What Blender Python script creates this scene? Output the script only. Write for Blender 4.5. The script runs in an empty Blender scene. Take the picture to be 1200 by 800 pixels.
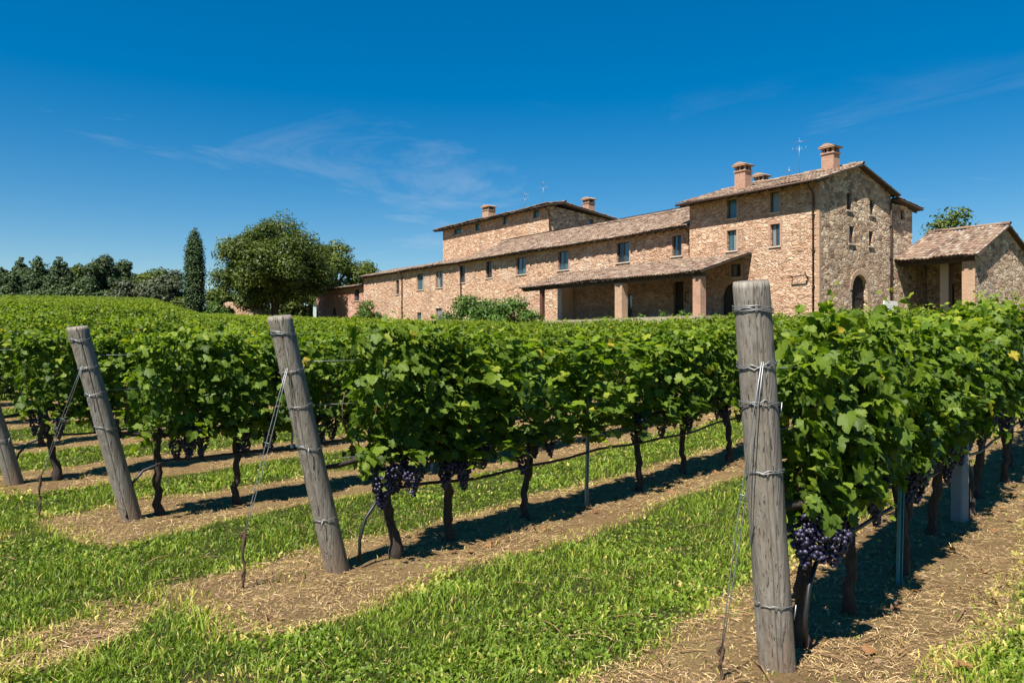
import bpy, math, random
import numpy as np

# ------------------------------------------------------------------ scene, camera, light
scene = bpy.context.scene
COL = scene.collection
rnd = random.Random(7)
rng = np.random.default_rng(11)
EYE = 1.6

cam_d = bpy.data.cameras.new('camera'); cam = bpy.data.objects.new('camera', cam_d); COL.objects.link(cam)
cam.location = (0, 0, EYE); cam.rotation_euler = (math.radians(90), 0, 0)
cam_d.sensor_width = 36; cam_d.lens = 27.0; cam_d.clip_start = .05; cam_d.clip_end = 6000
scene.camera = cam

SUN_H = (-.543, -.840); SUN_EL = math.radians(57)
world = bpy.data.worlds.new('World'); scene.world = world; world.use_nodes = True
wn, wl = world.node_tree.nodes, world.node_tree.links
wn.clear()
w_out = wn.new('ShaderNodeOutputWorld'); w_bg = wn.new('ShaderNodeBackground'); w_bg.inputs['Strength'].default_value = .085
sky = wn.new('ShaderNodeTexSky'); sky.sky_type = 'NISHITA'; sky.sun_disc = False
sky.sun_elevation = SUN_EL; sky.sun_rotation = math.atan2(SUN_H[0], SUN_H[1])
sky.altitude = 300; sky.air_density = 1.0; sky.dust_density = .1; sky.ozone_density = 3.0
w_hs = wn.new('ShaderNodeHueSaturation'); w_hs.inputs['Saturation'].default_value = 1.71; w_hs.inputs['Value'].default_value = .65
w_sc = wn.new('ShaderNodeVectorMath'); w_sc.operation = 'SCALE'; w_sc.inputs['Scale'].default_value = .25
w_gm = wn.new('ShaderNodeGamma'); w_gm.inputs['Gamma'].default_value = .82
w_sb = wn.new('ShaderNodeVectorMath'); w_sb.operation = 'SCALE'; w_sb.inputs['Scale'].default_value = 4.0
w_tc = wn.new('ShaderNodeTexCoord'); w_mp = wn.new('ShaderNodeMapping'); w_mp.inputs['Scale'].default_value = (1.6, 1.6, 7.0)
w_mp.inputs['Rotation'].default_value = (0, math.radians(12), 0); w_mp.inputs['Location'].default_value = (9.2, 2.2, 7.1)
w_no = wn.new('ShaderNodeTexNoise'); w_no.inputs['Scale'].default_value = 1.7; w_no.inputs['Detail'].default_value = 9; w_no.inputs['Roughness'].default_value = .62
w_no.inputs['Distortion'].default_value = .9
w_rp = wn.new('ShaderNodeMapRange'); w_rp.inputs['From Min'].default_value = .57; w_rp.inputs['From Max'].default_value = .9; w_rp.inputs['To Max'].default_value = .55
w_mx = wn.new('ShaderNodeMix'); w_mx.data_type = 'RGBA'; w_mx.inputs[7].default_value = (3.6, 4.0, 4.5, 1)
wl.new(sky.outputs[0], w_sc.inputs[0]); wl.new(w_sc.outputs[0], w_gm.inputs['Color']); wl.new(w_gm.outputs[0], w_sb.inputs[0]); wl.new(w_sb.outputs[0], w_hs.inputs['Color'])
w_vr = wn.new('ShaderNodeVectorRotate'); w_vr.rotation_type = 'Z_AXIS'; w_vr.inputs['Angle'].default_value = math.radians(-19)
wl.new(w_tc.outputs['Generated'], w_vr.inputs['Vector']); wl.new(w_vr.outputs[0], w_mp.inputs['Vector']); wl.new(w_mp.outputs[0], w_no.inputs['Vector'])
w_sp = wn.new('ShaderNodeSeparateXYZ'); wl.new(w_tc.outputs['Generated'], w_sp.inputs[0])
w_el = wn.new('ShaderNodeMapRange'); w_el.interpolation_type = 'SMOOTHSTEP'; w_el.inputs['From Min'].default_value = .32; w_el.inputs['From Max'].default_value = .18   # thin cirrus lies low all round
w_ml = wn.new('ShaderNodeMath'); w_ml.operation = 'MULTIPLY'; wl.new(w_sp.outputs[2], w_el.inputs['Value'])
wl.new(w_no.outputs['Fac'], w_rp.inputs['Value']); wl.new(w_rp.outputs[0], w_ml.inputs[0]); wl.new(w_el.outputs[0], w_ml.inputs[1]); wl.new(w_ml.outputs[0], w_mx.inputs[0])
wl.new(w_hs.outputs[0], w_mx.inputs[6]); wl.new(w_mx.outputs[2], w_bg.inputs['Color']); wl.new(w_bg.outputs[0], w_out.inputs['Surface'])

sun_d = bpy.data.lights.new('sun', 'SUN'); sun_d.energy = 5.0; sun_d.angle = math.radians(.53); sun_d.color = (1, .945, .86)
sun = bpy.data.objects.new('sun', sun_d); COL.objects.link(sun); sun.location = (-30, -5, 60)
_c = math.cos(SUN_EL); _l = math.hypot(*SUN_H)
from mathutils import Vector
sun.rotation_euler = Vector((SUN_H[0]/_l*_c, SUN_H[1]/_l*_c, math.sin(SUN_EL))).to_track_quat('Z', 'Y').to_euler()
vs = scene.view_settings
vs.view_transform = 'Standard'; vs.look = 'None'; vs.gamma = 1; vs.use_curve_mapping = False; vs.exposure = 1.1
scene.cycles.max_bounces = 8; scene.cycles.diffuse_bounces = 5; scene.cycles.transmission_bounces = 4; scene.cycles.transparent_max_bounces = 4
scene.cycles.caustics_reflective = False; scene.cycles.caustics_refractive = False

# ------------------------------------------------------------------ helpers
def put(o, parent=None):
    COL.objects.link(o)
    if parent is not None: o.parent = parent
    return o
def tag(o, label=None, cat=None, group=None, kind=None):
    if label: o['label'] = label
    if cat: o['category'] = cat
    if group: o['group'] = group
    if kind: o['kind'] = kind
    return o
def empty(name, loc=(0, 0, 0), rz=0.0):
    o = bpy.data.objects.new(name, None); o.location = loc; o.rotation_euler = (0, 0, rz); o.empty_display_size = .2
    return put(o)
def mesh_np(name, V, F, mats, midx=None, attrs=None, smooth=False, vattr=None):
    """F: list of int arrays (m,3) or (m,4)"""
    me = bpy.data.meshes.new(name)
    V = np.asarray(V, np.float32)
    if not isinstance(F, (list, tuple)): F = [F]
    F = [np.asarray(f, np.int32) for f in F if len(f)]
    me.vertices.add(len(V)); me.vertices.foreach_set('co', V.ravel())
    nl = sum(f.size for f in F); nf = sum(len(f) for f in F)
    me.loops.add(nl); me.polygons.add(nf)
    me.loops.foreach_set('vertex_index', np.concatenate([f.ravel() for f in F]))
    sz = np.concatenate([np.full(len(f), f.shape[1], np.int32) for f in F])
    me.polygons.foreach_set('loop_start', np.concatenate([[0], np.cumsum(sz)[:-1]]).astype(np.int32))
    for m in (mats if isinstance(mats, (list, tuple)) else [mats]): me.materials.append(m)
    if midx is not None: me.polygons.foreach_set('material_index', np.asarray(midx, np.int32))
    me.polygons.foreach_set('use_smooth', np.full(nf, bool(smooth)))
    me.update(calc_edges=True)
    for k, a in (attrs or {}).items():
        a = np.asarray(a, np.float32); dom = 'FACE' if len(a) == nf and len(a) != len(V) else 'POINT'
        if a.ndim == 1:
            at = me.attributes.new(k, 'FLOAT', dom); at.data.foreach_set('value', a)
        else:
            at = me.attributes.new(k, 'FLOAT_VECTOR', dom); at.data.foreach_set('vector', a.ravel())
    return me
def obj(name, me, parent=None, loc=None, rot=None, scl=None):
    o = bpy.data.objects.new(name, me)
    if loc is not None: o.location = loc
    if rot is not None: o.rotation_euler = rot
    if scl is not None: o.scale = scl
    return put(o, parent)
class MB:
    """collects polygons, builds one mesh"""
    def __init__(s): s.v = []; s.f = []; s.m = []
    def poly(s, pts, m=0):
        b = len(s.v); s.v += [tuple(p) for p in pts]; s.f.append(tuple(range(b, b+len(pts)))); s.m.append(m)
    def box(s, x0, x1, y0, y1, z0, z1, m=0):
        b = len(s.v)
        s.v += [(x0,y0,z0),(x1,y0,z0),(x1,y1,z0),(x0,y1,z0),(x0,y0,z1),(x1,y0,z1),(x1,y1,z1),(x0,y1,z1)]
        for q in ((0,3,2,1),(4,5,6,7),(0,1,5,4),(1,2,6,5),(2,3,7,6),(3,0,4,7)):
            s.f.append(tuple(b+i for i in q)); s.m.append(m)
    def prism(s, pts, d, m=0):
        """extrude polygon pts (3d) by vector d"""
        n = len(pts); b = len(s.v)
        s.v += [tuple(p) for p in pts] + [tuple(p[i]+d[i] for i in range(3)) for p in pts]
        s.f.append(tuple(range(b, b+n))[::-1]); s.f.append(tuple(range(b+n, b+2*n))); s.m += [m, m]
        for i in range(n):
            j = (i+1) % n; s.f.append((b+i, b+j, b+n+j, b+n+i)); s.m.append(m)
    def add(s, V, F, m=0):
        b = len(s.v); s.v += [tuple(p) for p in V]
        for f in F: s.f.append(tuple(int(i)+b for i in f)); s.m.append(m)
    def mesh(s, name, mats, smooth=False, bevel=0):
        me = bpy.data.meshes.new(name); me.from_pydata(s.v, [], s.f)
        for m in (mats if isinstance(mats, (list, tuple)) else [mats]): me.materials.append(m)
        me.polygons.foreach_set('material_index', s.m); me.polygons.foreach_set('use_smooth', [smooth]*len(s.f)); me.update()
        return me
    def build(s, name, mats, parent=None, smooth=False, loc=None):
        return obj(name, s.mesh(name, mats, smooth), parent, loc)
def tube(P, R, k=8, jit=0.0, seed=0, cap=True):
    P = np.asarray(P, float); n = len(P); R = np.broadcast_to(np.asarray(R, float), (n,))
    T = np.gradient(P, axis=0); T /= np.linalg.norm(T, axis=1)[:, None]+1e-9
    up = np.array([0, 0, 1.]) if abs(T[0, 2]) < .9 else np.array([1., 0, 0])
    A = np.zeros_like(P); a = np.cross(T[0], up); a /= np.linalg.norm(a)
    for i in range(n):
        a = a - T[i]*(a@T[i]); a /= np.linalg.norm(a)+1e-9; A[i] = a
    B = np.cross(T, A); th = np.linspace(0, 2*np.pi, k, endpoint=False)
    rr = R[:, None]*np.ones((1, k))
    if jit: rr = rr*(1+jit*np.random.default_rng(seed).normal(size=rr.shape))
    V = P[:, None]+rr[..., None]*(np.cos(th)[None, :, None]*A[:, None]+np.sin(th)[None, :, None]*B[:, None])
    V = V.reshape(-1, 3); F = []
    i = np.arange(n-1)[:, None]*k; j = np.arange(k)[None, :]; j2 = (j+1) % k
    F = np.stack([i+j, i+j2, i+k+j2, i+k+j], -1).reshape(-1, 4).tolist()
    if cap: F += [tuple(range(k))[::-1], tuple(range((n-1)*k, n*k))]
    return V, F
def _hash(ix, iy, s):
    h = np.sin(ix*127.1+iy*311.7+s*74.7)*43758.5453
    return h-np.floor(h)
def vnoise(x, y, s=0):
    x = np.asarray(x, float); y = np.asarray(y, float); ix = np.floor(x); iy = np.floor(y); fx = x-ix; fy = y-iy
    fx = fx*fx*(3-2*fx); fy = fy*fy*(3-2*fy)
    a = _hash(ix, iy, s); b = _hash(ix+1, iy, s); c = _hash(ix, iy+1, s); d = _hash(ix+1, iy+1, s)
    return (a*(1-fx)+b*fx)*(1-fy)+(c*(1-fx)+d*fx)*fy
def fbm(x, y, s=0, o=4):
    t = 0; a = .5
    for i in range(o): t = t+a*vnoise(x*2**i, y*2**i, s+i); a *= .5
    return t/(1-.5**o)
def sstep(a, b, x):
    t = np.clip((x-a)/(b-a), 0, 1); return t*t*(3-2*t)

# ------------------------------------------------------------------ layout: rows, terrain
U = np.array([.668, .744]); NV = np.array([-.744, .668])          # along the rows / across them
ROWS = [1.54, 4.45]+[7.0+2.6*i for i in range(36)]
def row_dist(n):
    a = np.abs(np.mod(n-4.4+1.3, 2.6)-1.3)
    b = np.minimum(np.abs(n-1.54), np.abs(n+1.2))
    b = np.minimum(b, np.where(n > 2.2, np.abs(n-4.45), 9))
    return np.where(n > 4.5, a, b)
BX = np.array([.588, -.809]); BY = np.array([.809, .588]); B0 = np.array([17.2, 43.0]); BZ = 3.1
def H(X, Y):
    X = np.asarray(X, float); Y = np.asarray(Y, float)
    t = X/np.maximum(Y, 6.)
    k = np.interp(t, [-.9, -.60, -.47, -.41, -.2, 0, .3, .67, 1.2], [.070, .068, .064, .042, .035, .031, .044, .052, .05])
    y0 = np.interp(t, [.1, .5], [10., 5.0])
    Ye = 150-np.log1p(np.exp((150-Y)/12.))*12.
    z = k*np.log1p(np.exp(np.clip((Ye-y0)/2., -40, 60)))*2.
    lx = (X-B0[0])*BX[0]+(Y-B0[1])*BX[1]; ly = (X-B0[0])*BY[0]+(Y-B0[1])*BY[1]
    dx = np.maximum(np.maximum(-74-lx, lx-9), 0); dy = np.maximum(np.maximum(-6-ly, ly-24), 0)
    b = 1-sstep(0, 7, np.hypot(dx, dy))
    tgt = BZ-.75+np.interp(-lx, [20, 60, 75], [0, .9, 1.6])
    return z*(1-b)+tgt*b
def to_uv(X, Y): return X*U[0]+Y*U[1], X*NV[0]+Y*NV[1]
def to_xy(t, n): return U[0]*t+NV[0]*n, U[1]*t+NV[1]*n
def grass_cover(X, Y):
    t, n = to_uv(X, Y)
    d = row_dist(n)
    e = fbm(X*1.3, Y*1.3, 3)-.5; e2 = fbm(X*.55+9, Y*.55, 8)-.5
    g = sstep(.50, .92, d+.46*e+.25*e2)
    head = fbm(X*.9+4, Y*.9+2, 5)
    h = sstep(.24, .50, head+.40*e)
    w = sstep(2.45, 1.75, t+.9*e2+.3*e)
    g = g*(1-w)+w*np.maximum(h*.95, g*.55)
    g = g*np.where((d < .5) & (t > 2.2), .15, 1)
    lx = (X-B0[0])*BX[0]+(Y-B0[1])*BX[1]; ly = (X-B0[0])*BY[0]+(Y-B0[1])*BY[1]
    far = sstep(-14, -11, ly)*sstep(-95, -85, lx)
    return g*(1-far)+far*(.35+.5*fbm(X*.12, Y*.12, 2))
def micro(X, Y, g):
    return .05*(fbm(X*2.2, Y*2.2, 21, 3)-.5)+.035*(fbm(X*9, Y*9, 22, 3)-.5)*(1-.5*g)

# ------------------------------------------------------------------ materials
def mat(name):
    m = bpy.data.materials.new(name); m.use_nodes = True; nt = m.node_tree; nt.nodes.clear()
    out = nt.nodes.new('ShaderNodeOutputMaterial'); p = nt.nodes.new('ShaderNodeBsdfPrincipled'); nt.links.new(p.outputs[0], out.inputs[0])
    return m, nt, p, out
def N(nt, typ, ins=None, **kw):
    n = nt.nodes.new(typ)
    for k, v in kw.items(): setattr(n, k, v)
    for k, v in (ins or {}).items():
        if hasattr(v, 'is_linked') and hasattr(v, 'node'): nt.links.new(v, n.inputs[k])
        else: n.inputs[k].default_value = v
    return n
def ramp(nt, fac, stops, interp='LINEAR'):
    r = nt.nodes.new('ShaderNodeValToRGB'); r.color_ramp.interpolation = interp; cr = r.color_ramp
    while len(cr.elements) < len(stops): cr.elements.new(.5)
    for e, (p, c) in zip(cr.elements, stops): e.position = p; e.color = (*c, 1) if len(c) == 3 else c
    nt.links.new(fac, r.inputs[0]); return r.outputs[0]
def mixc(nt, f, a, b, mode='MIX'):
    m = nt.nodes.new('ShaderNodeMix'); m.data_type = 'RGBA'; m.blend_type = mode
    for s, v in ((m.inputs[0], f), (m.inputs[6], a), (m.inputs[7], b)):
        if hasattr(v, 'is_linked'): nt.links.new(v, s)
        else: s.default_value = v if not isinstance(v, tuple) else ((*v, 1) if len(v) == 3 else v)
    return m.outputs[2]
def bump(nt, p, h, s=.5, d=.02):
    b = N(nt, 'ShaderNodeBump', {'Strength': s, 'Distance': d, 'Height': h}); nt.links.new(b.outputs[0], p.inputs['Normal']); return b
def noise(nt, vec, sc, det=4, ro=.6, dist=0.0):
    return N(nt, 'ShaderNodeTexNoise', {'Vector': vec, 'Scale': sc, 'Detail': det, 'Roughness': ro, 'Distortion': dist}).outputs['Fac']
def coords(nt, sc=(1, 1, 1), which='Object'):
    tc = nt.nodes.new('ShaderNodeTexCoord'); mp = N(nt, 'ShaderNodeMapping', {'Vector': tc.outputs[which], 'Scale': sc}); return mp.outputs[0]
def attr(nt, name): return N(nt, 'ShaderNodeAttribute', attribute_name=name)

def plain(name, col, rough=.7, metal=0, nscale=20, var=.25, bmp=.15, spec=.4):
    m, nt, p, o = mat(name); v = coords(nt); n = noise(nt, v, nscale, 5)
    c = mixc(nt, n, tuple(x*(1-var) for x in col), tuple(min(1, x*(1+var)) for x in col))
    nt.links.new(c, p.inputs['Base Color']); p.inputs['Roughness'].default_value = rough; p.inputs['Metallic'].default_value = metal
    p.inputs['Specular IOR Level'].default_value = spec
    if bmp: bump(nt, p, n, bmp, .01)
    return m
def leaf_mat(name, stops, trans=.45, rough=.42, veins=False, spec=.28, tint=(1.25, 1.35, .45)):
    m, nt, p, out = mat(name)
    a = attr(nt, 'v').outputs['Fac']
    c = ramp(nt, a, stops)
    oi = N(nt, 'ShaderNodeObjectInfo')
    hs = N(nt, 'ShaderNodeHueSaturation', {'Color': c}); r2 = N(nt, 'ShaderNodeMapRange', {'Value': oi.outputs['Random'], 'To Min': .88, 'To Max': 1.12})
    nt.links.new(r2.outputs[0], hs.inputs['Value']); c = hs.outputs[0]
    if veins:
        uv = attr(nt, 'luv'); sp = N(nt, 'ShaderNodeSeparateXYZ', {'Vector': uv.outputs['Vector']})
        ax = N(nt, 'ShaderNodeMath', {0: sp.outputs[0]}, operation='ABSOLUTE')
        # side veins: |x| - slope*(y) repeated
        d = N(nt, 'ShaderNodeMath', {0: ax.outputs[0], 1: -.75}, operation='MULTIPLY')
        s = N(nt, 'ShaderNodeMath', {0: sp.outputs[1], 1: d.outputs[0]}, operation='ADD')
        f = N(nt, 'ShaderNodeMath', {0: s.outputs[0], 1: .26}, operation='PINGPONG')
        v1 = N(nt, 'ShaderNodeMath', {0: f.outputs[0], 1: .014}, operation='LESS_THAN')
        v2 = N(nt, 'ShaderNodeMath', {0: ax.outputs[0], 1: .014}, operation='LESS_THAN')
        vv = N(nt, 'ShaderNodeMath', {0: v1.outputs[0], 1: v2.outputs[0]}, operation='MAXIMUM')
        vm = N(nt, 'ShaderNodeMath', {0: vv.outputs[0], 1: .45}, operation='MULTIPLY')
        c = mixc(nt, vm.outputs[0], c, (.20, .27, .06))
        bn = noise(nt, uv.outputs['Vector'], 9, 3)
        bump(nt, p, bn, .25, .01)
    nt.links.new(c, p.inputs['Base Color']); p.inputs['Roughness'].default_value = rough; p.inputs['Specular IOR Level'].default_value = spec
    tc = mixc(nt, 1.0, c, tint, 'MULTIPLY')
    t = N(nt, 'ShaderNodeBsdfTranslucent', {'Color': tc}); ms = N(nt, 'ShaderNodeMixShader', {0: trans})
    nt.links.new(p.outputs[0], ms.inputs[1]); nt.links.new(t.outputs[0], ms.inputs[2]); nt.links.new(ms.outputs[0], out.inputs[0])
    return m

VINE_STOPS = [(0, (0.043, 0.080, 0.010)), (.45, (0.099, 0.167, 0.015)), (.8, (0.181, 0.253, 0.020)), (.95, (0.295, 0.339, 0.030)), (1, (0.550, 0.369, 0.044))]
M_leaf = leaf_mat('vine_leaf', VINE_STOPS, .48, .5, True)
M_leaf2 = leaf_mat('vine_leaf_small', [(a, tuple(x*q for x, q in zip(c, (.98, .96, .88)))) for a, c in VINE_STOPS], .48, .52)
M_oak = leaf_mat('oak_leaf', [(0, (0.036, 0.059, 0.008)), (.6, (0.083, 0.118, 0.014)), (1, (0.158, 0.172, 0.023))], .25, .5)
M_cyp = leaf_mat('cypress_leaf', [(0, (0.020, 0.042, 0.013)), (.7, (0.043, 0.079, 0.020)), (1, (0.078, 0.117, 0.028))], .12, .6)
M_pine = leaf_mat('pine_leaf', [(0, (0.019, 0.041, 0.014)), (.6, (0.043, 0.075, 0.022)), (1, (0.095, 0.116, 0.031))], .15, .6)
M_olive = leaf_mat('olive_leaf', [(0, (0.047, 0.061, 0.032)), (.6, (0.080, 0.099, 0.051)), (1, (0.140, 0.158, 0.088))], .2, .5)
M_bush = leaf_mat('bush_leaf', [(0, (0.032, 0.073, 0.013)), (.6, (0.079, 0.152, 0.024)), (1, (0.157, 0.224, 0.039))], .3, .45)
M_dryl = leaf_mat('dead_leaf', [(0, (.10, .045, .02)), (.6, (.20, .10, .04)), (1, (.30, .17, .07))], .1, .7)

def m_grass():
    m, nt, p, out = mat('grass_blade'); a = attr(nt, 'v').outputs['Fac']
    c = ramp(nt, a, [(0, (0.067, 0.118, 0.012)), (.4, (0.148, 0.227, 0.020)), (.75, (0.242, 0.331, 0.032)), (.9, (0.377, 0.372, 0.070)), (1, (0.672, 0.538, 0.180))])
    nt.links.new(c, p.inputs['Base Color']); p.inputs['Roughness'].default_value = .5; p.inputs['Specular IOR Level'].default_value = .35
    t = N(nt, 'ShaderNodeBsdfTranslucent', {'Color': mixc(nt, 1.0, c, (1.2, 1.25, .5), 'MULTIPLY')}); ms = N(nt, 'ShaderNodeMixShader', {0: .35})
    nt.links.new(p.outputs[0], ms.inputs[1]); nt.links.new(t.outputs[0], ms.inputs[2]); nt.links.new(ms.outputs[0], out.inputs[0]); return m
M_grass = m_grass()
def m_straw():
    m, nt, p, out = mat('straw'); a = attr(nt, 'v').outputs['Fac']
    c = ramp(nt, a, [(0, (0.170, 0.097, 0.041)), (.3, (0.363, 0.230, 0.097)), (.7, (0.556, 0.387, 0.175)), (1, (0.726, 0.568, 0.285))])
    nt.links.new(c, p.inputs['Base Color']); p.inputs['Roughness'].default_value = .6; return m
M_straw = m_straw()
def m_ground():
    m, nt, p, out = mat('ground'); v = coords(nt); g = attr(nt, 'grass').outputs['Fac']
    n1 = noise(nt, v, 3.2, 6, .65); n2 = noise(nt, v, 38, 6, .7); n3 = noise(nt, v, .8, 4); n4 = noise(nt, v, 150, 4, .7)
    soil = ramp(nt, n2, [(.25, (0.170, 0.103, 0.048)), (.5, (0.334, 0.210, 0.098)), (.72, (0.524, 0.360, 0.174))])
    straw = ramp(nt, n4, [(.3, (0.326, 0.212, 0.092)), (.55, (0.521, 0.363, 0.161)), (.8, (0.665, 0.508, 0.239))])
    f = N(nt, 'ShaderNodeMapRange', {'Value': n1, 'From Min': .38, 'From Max': .6}).outputs[0]
    base = mixc(nt, f, soil, straw)
    base = mixc(nt, N(nt, 'ShaderNodeMapRange', {'Value': n3, 'From Min': .45, 'From Max': .75, 'To Max': .5}).outputs[0], base, (.30, .165, .09))
    turf = ramp(nt, n2, [(.3, (.050, .060, .016)), (.55, (.095, .115, .026)), (.8, (.20, .17, .07))])
    gm = N(nt, 'ShaderNodeMath', {0: g, 1: N(nt, 'ShaderNodeMapRange', {'Value': n2, 'To Min': -.35, 'To Max': .35}).outputs[0]}, operation='ADD')
    gf = N(nt, 'ShaderNodeMapRange', {'Value': gm.outputs[0], 'From Min': .25, 'From Max': .65}).outputs[0]
    c = mixc(nt, gf, base, turf); nt.links.new(c, p.inputs['Base Color'])
    p.inputs['Roughness'].default_value = .95; p.inputs['Specular IOR Level'].default_value = .1
    hh = N(nt, 'ShaderNodeMath', {0: n2, 1: n4}, operation='ADD'); bump(nt, p, hh.outputs[0], 1.0, .07); return m
M_ground = m_ground()
def m_bark(name, c0, c1, sc=(30, 30, 5), rough=.9):
    m, nt, p, out = mat(name); v = coords(nt, sc); n = noise(nt, v, 1.0, 6, .7, .5); c = ramp(nt, n, [(.3, c0), (.7, c1)])
    nt.links.new(c, p.inputs['Base Color']); p.inputs['Roughness'].default_value = rough; bump(nt, p, n, .9, .02); return m
M_vbark = m_bark('vine_bark', (.014, .010, .008), (.068, .048, .036), (55, 55, 9))
M_tbark = m_bark('tree_bark', (.03, .022, .016), (.10, .075, .055), (6, 6, 1.5))
M_cane = m_bark('cane', (.10, .035, .018), (.20, .09, .04), (60, 60, 12))
def m_post():
    m, nt, p, out = mat('weathered_wood'); v = coords(nt, (42, 42, 1.6)); n = noise(nt, v, 1.0, 7, .72, .4)
    v2 = coords(nt, (9, 9, 1.1)); n2 = noise(nt, v2, 1, 4); v3 = coords(nt, (110, 110, 3.5)); n3 = noise(nt, v3, 1, 4, .7)
    c = ramp(nt, n, [(.28, (.085, .072, .058)), (.45, (.195, .172, .142)), (.62, (.285, .260, .222)), (.8, (.38, .355, .315))])
    c = mixc(nt, N(nt, 'ShaderNodeMapRange', {'Value': n2, 'From Min': .4, 'From Max': .7, 'To Max': .6}).outputs[0], c, (.20, .170, .130))
    crack = N(nt, 'ShaderNodeMapRange', {'Value': n3, 'From Min': .33, 'From Max': .41, 'To Min': .9, 'To Max': 0.0}).outputs[0]
    c = mixc(nt, crack, c, (.035, .026, .018))
    kn = N(nt, 'ShaderNodeTexVoronoi', {'Vector': coords(nt, (7, 7, 2.2)), 'Scale': 1.0}); c = mixc(nt, N(nt, 'ShaderNodeMapRange', {'Value': kn.outputs['Distance'], 'From Min': .06, 'From Max': .16, 'To Min': .75, 'To Max': 0.0}).outputs[0], c, (.07, .045, .028))
    sp = N(nt, 'ShaderNodeSeparateXYZ', {'Vector': coords(nt)}); zn = N(nt, 'ShaderNodeMath', {0: sp.outputs[2], 1: n2}, operation='SUBTRACT'); c = mixc(nt, N(nt, 'ShaderNodeMapRange', {'Value': zn.outputs[0], 'From Min': -.5, 'From Max': -.2, 'To Min': .6, 'To Max': 0.0}).outputs[0], c, (.20, .135, .085))
    li = noise(nt, coords(nt, (14, 14, 9)), 1, 5, .7); c = mixc(nt, N(nt, 'ShaderNodeMapRange', {'Value': li, 'From Min': .62, 'From Max': .72, 'To Max': .55}).outputs[0], c, (.26, .27, .20))
    nt.links.new(c, p.inputs['Base Color']); p.inputs['Roughness'].default_value = .85; p.inputs['Specular IOR Level'].default_value = .2
    hh = N(nt, 'ShaderNodeMath', {0: n, 1: crack}, operation='SUBTRACT'); bump(nt, p, hh.outputs[0], .8, .012); return m
M_post = m_post()
M_crack = plain('wood_crack', (.03, .022, .015), .95, bmp=0)
M_wire = plain('galvanised_wire', (.30, .31, .32), .5, .75, 60, .25, 0)
M_rust = plain('rusty_iron', (.09, .055, .035), .8, .3, 50, .5, .3)
M_hose = plain('black_hose', (.012, .012, .013), .45, 0, 20, .2, 0)
M_stake = plain('metal_stake', (.24, .30, .32), .5, .3, 18, .25, .1)
M_teal = plain('teal_stake', (.05, .22, .26), .5, .2, 18, .25, .1)
M_concrete = plain('concrete_post', (.19, .215, .225), .85, 0, 40, .2, .3)
def m_grape():
    m, nt, p, out = mat('grape_skin'); v = coords(nt); n = noise(nt, v, 45, 3); a = attr(nt, 'v').outputs['Fac']
    c = ramp(nt, a, [(0, (.010, .008, .022)), (.6, (.020, .015, .042)), (1, (.06, .055, .11))])
    c = mixc(nt, N(nt, 'ShaderNodeMapRange', {'Value': n, 'From Min': .45, 'From Max': .8, 'To Max': .4}).outputs[0], c, (.10, .10, .18))
    nt.links.new(c, p.inputs['Base Color']); p.inputs['Roughness'].default_value = .42; return m
M_grape = m_grape()
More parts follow.
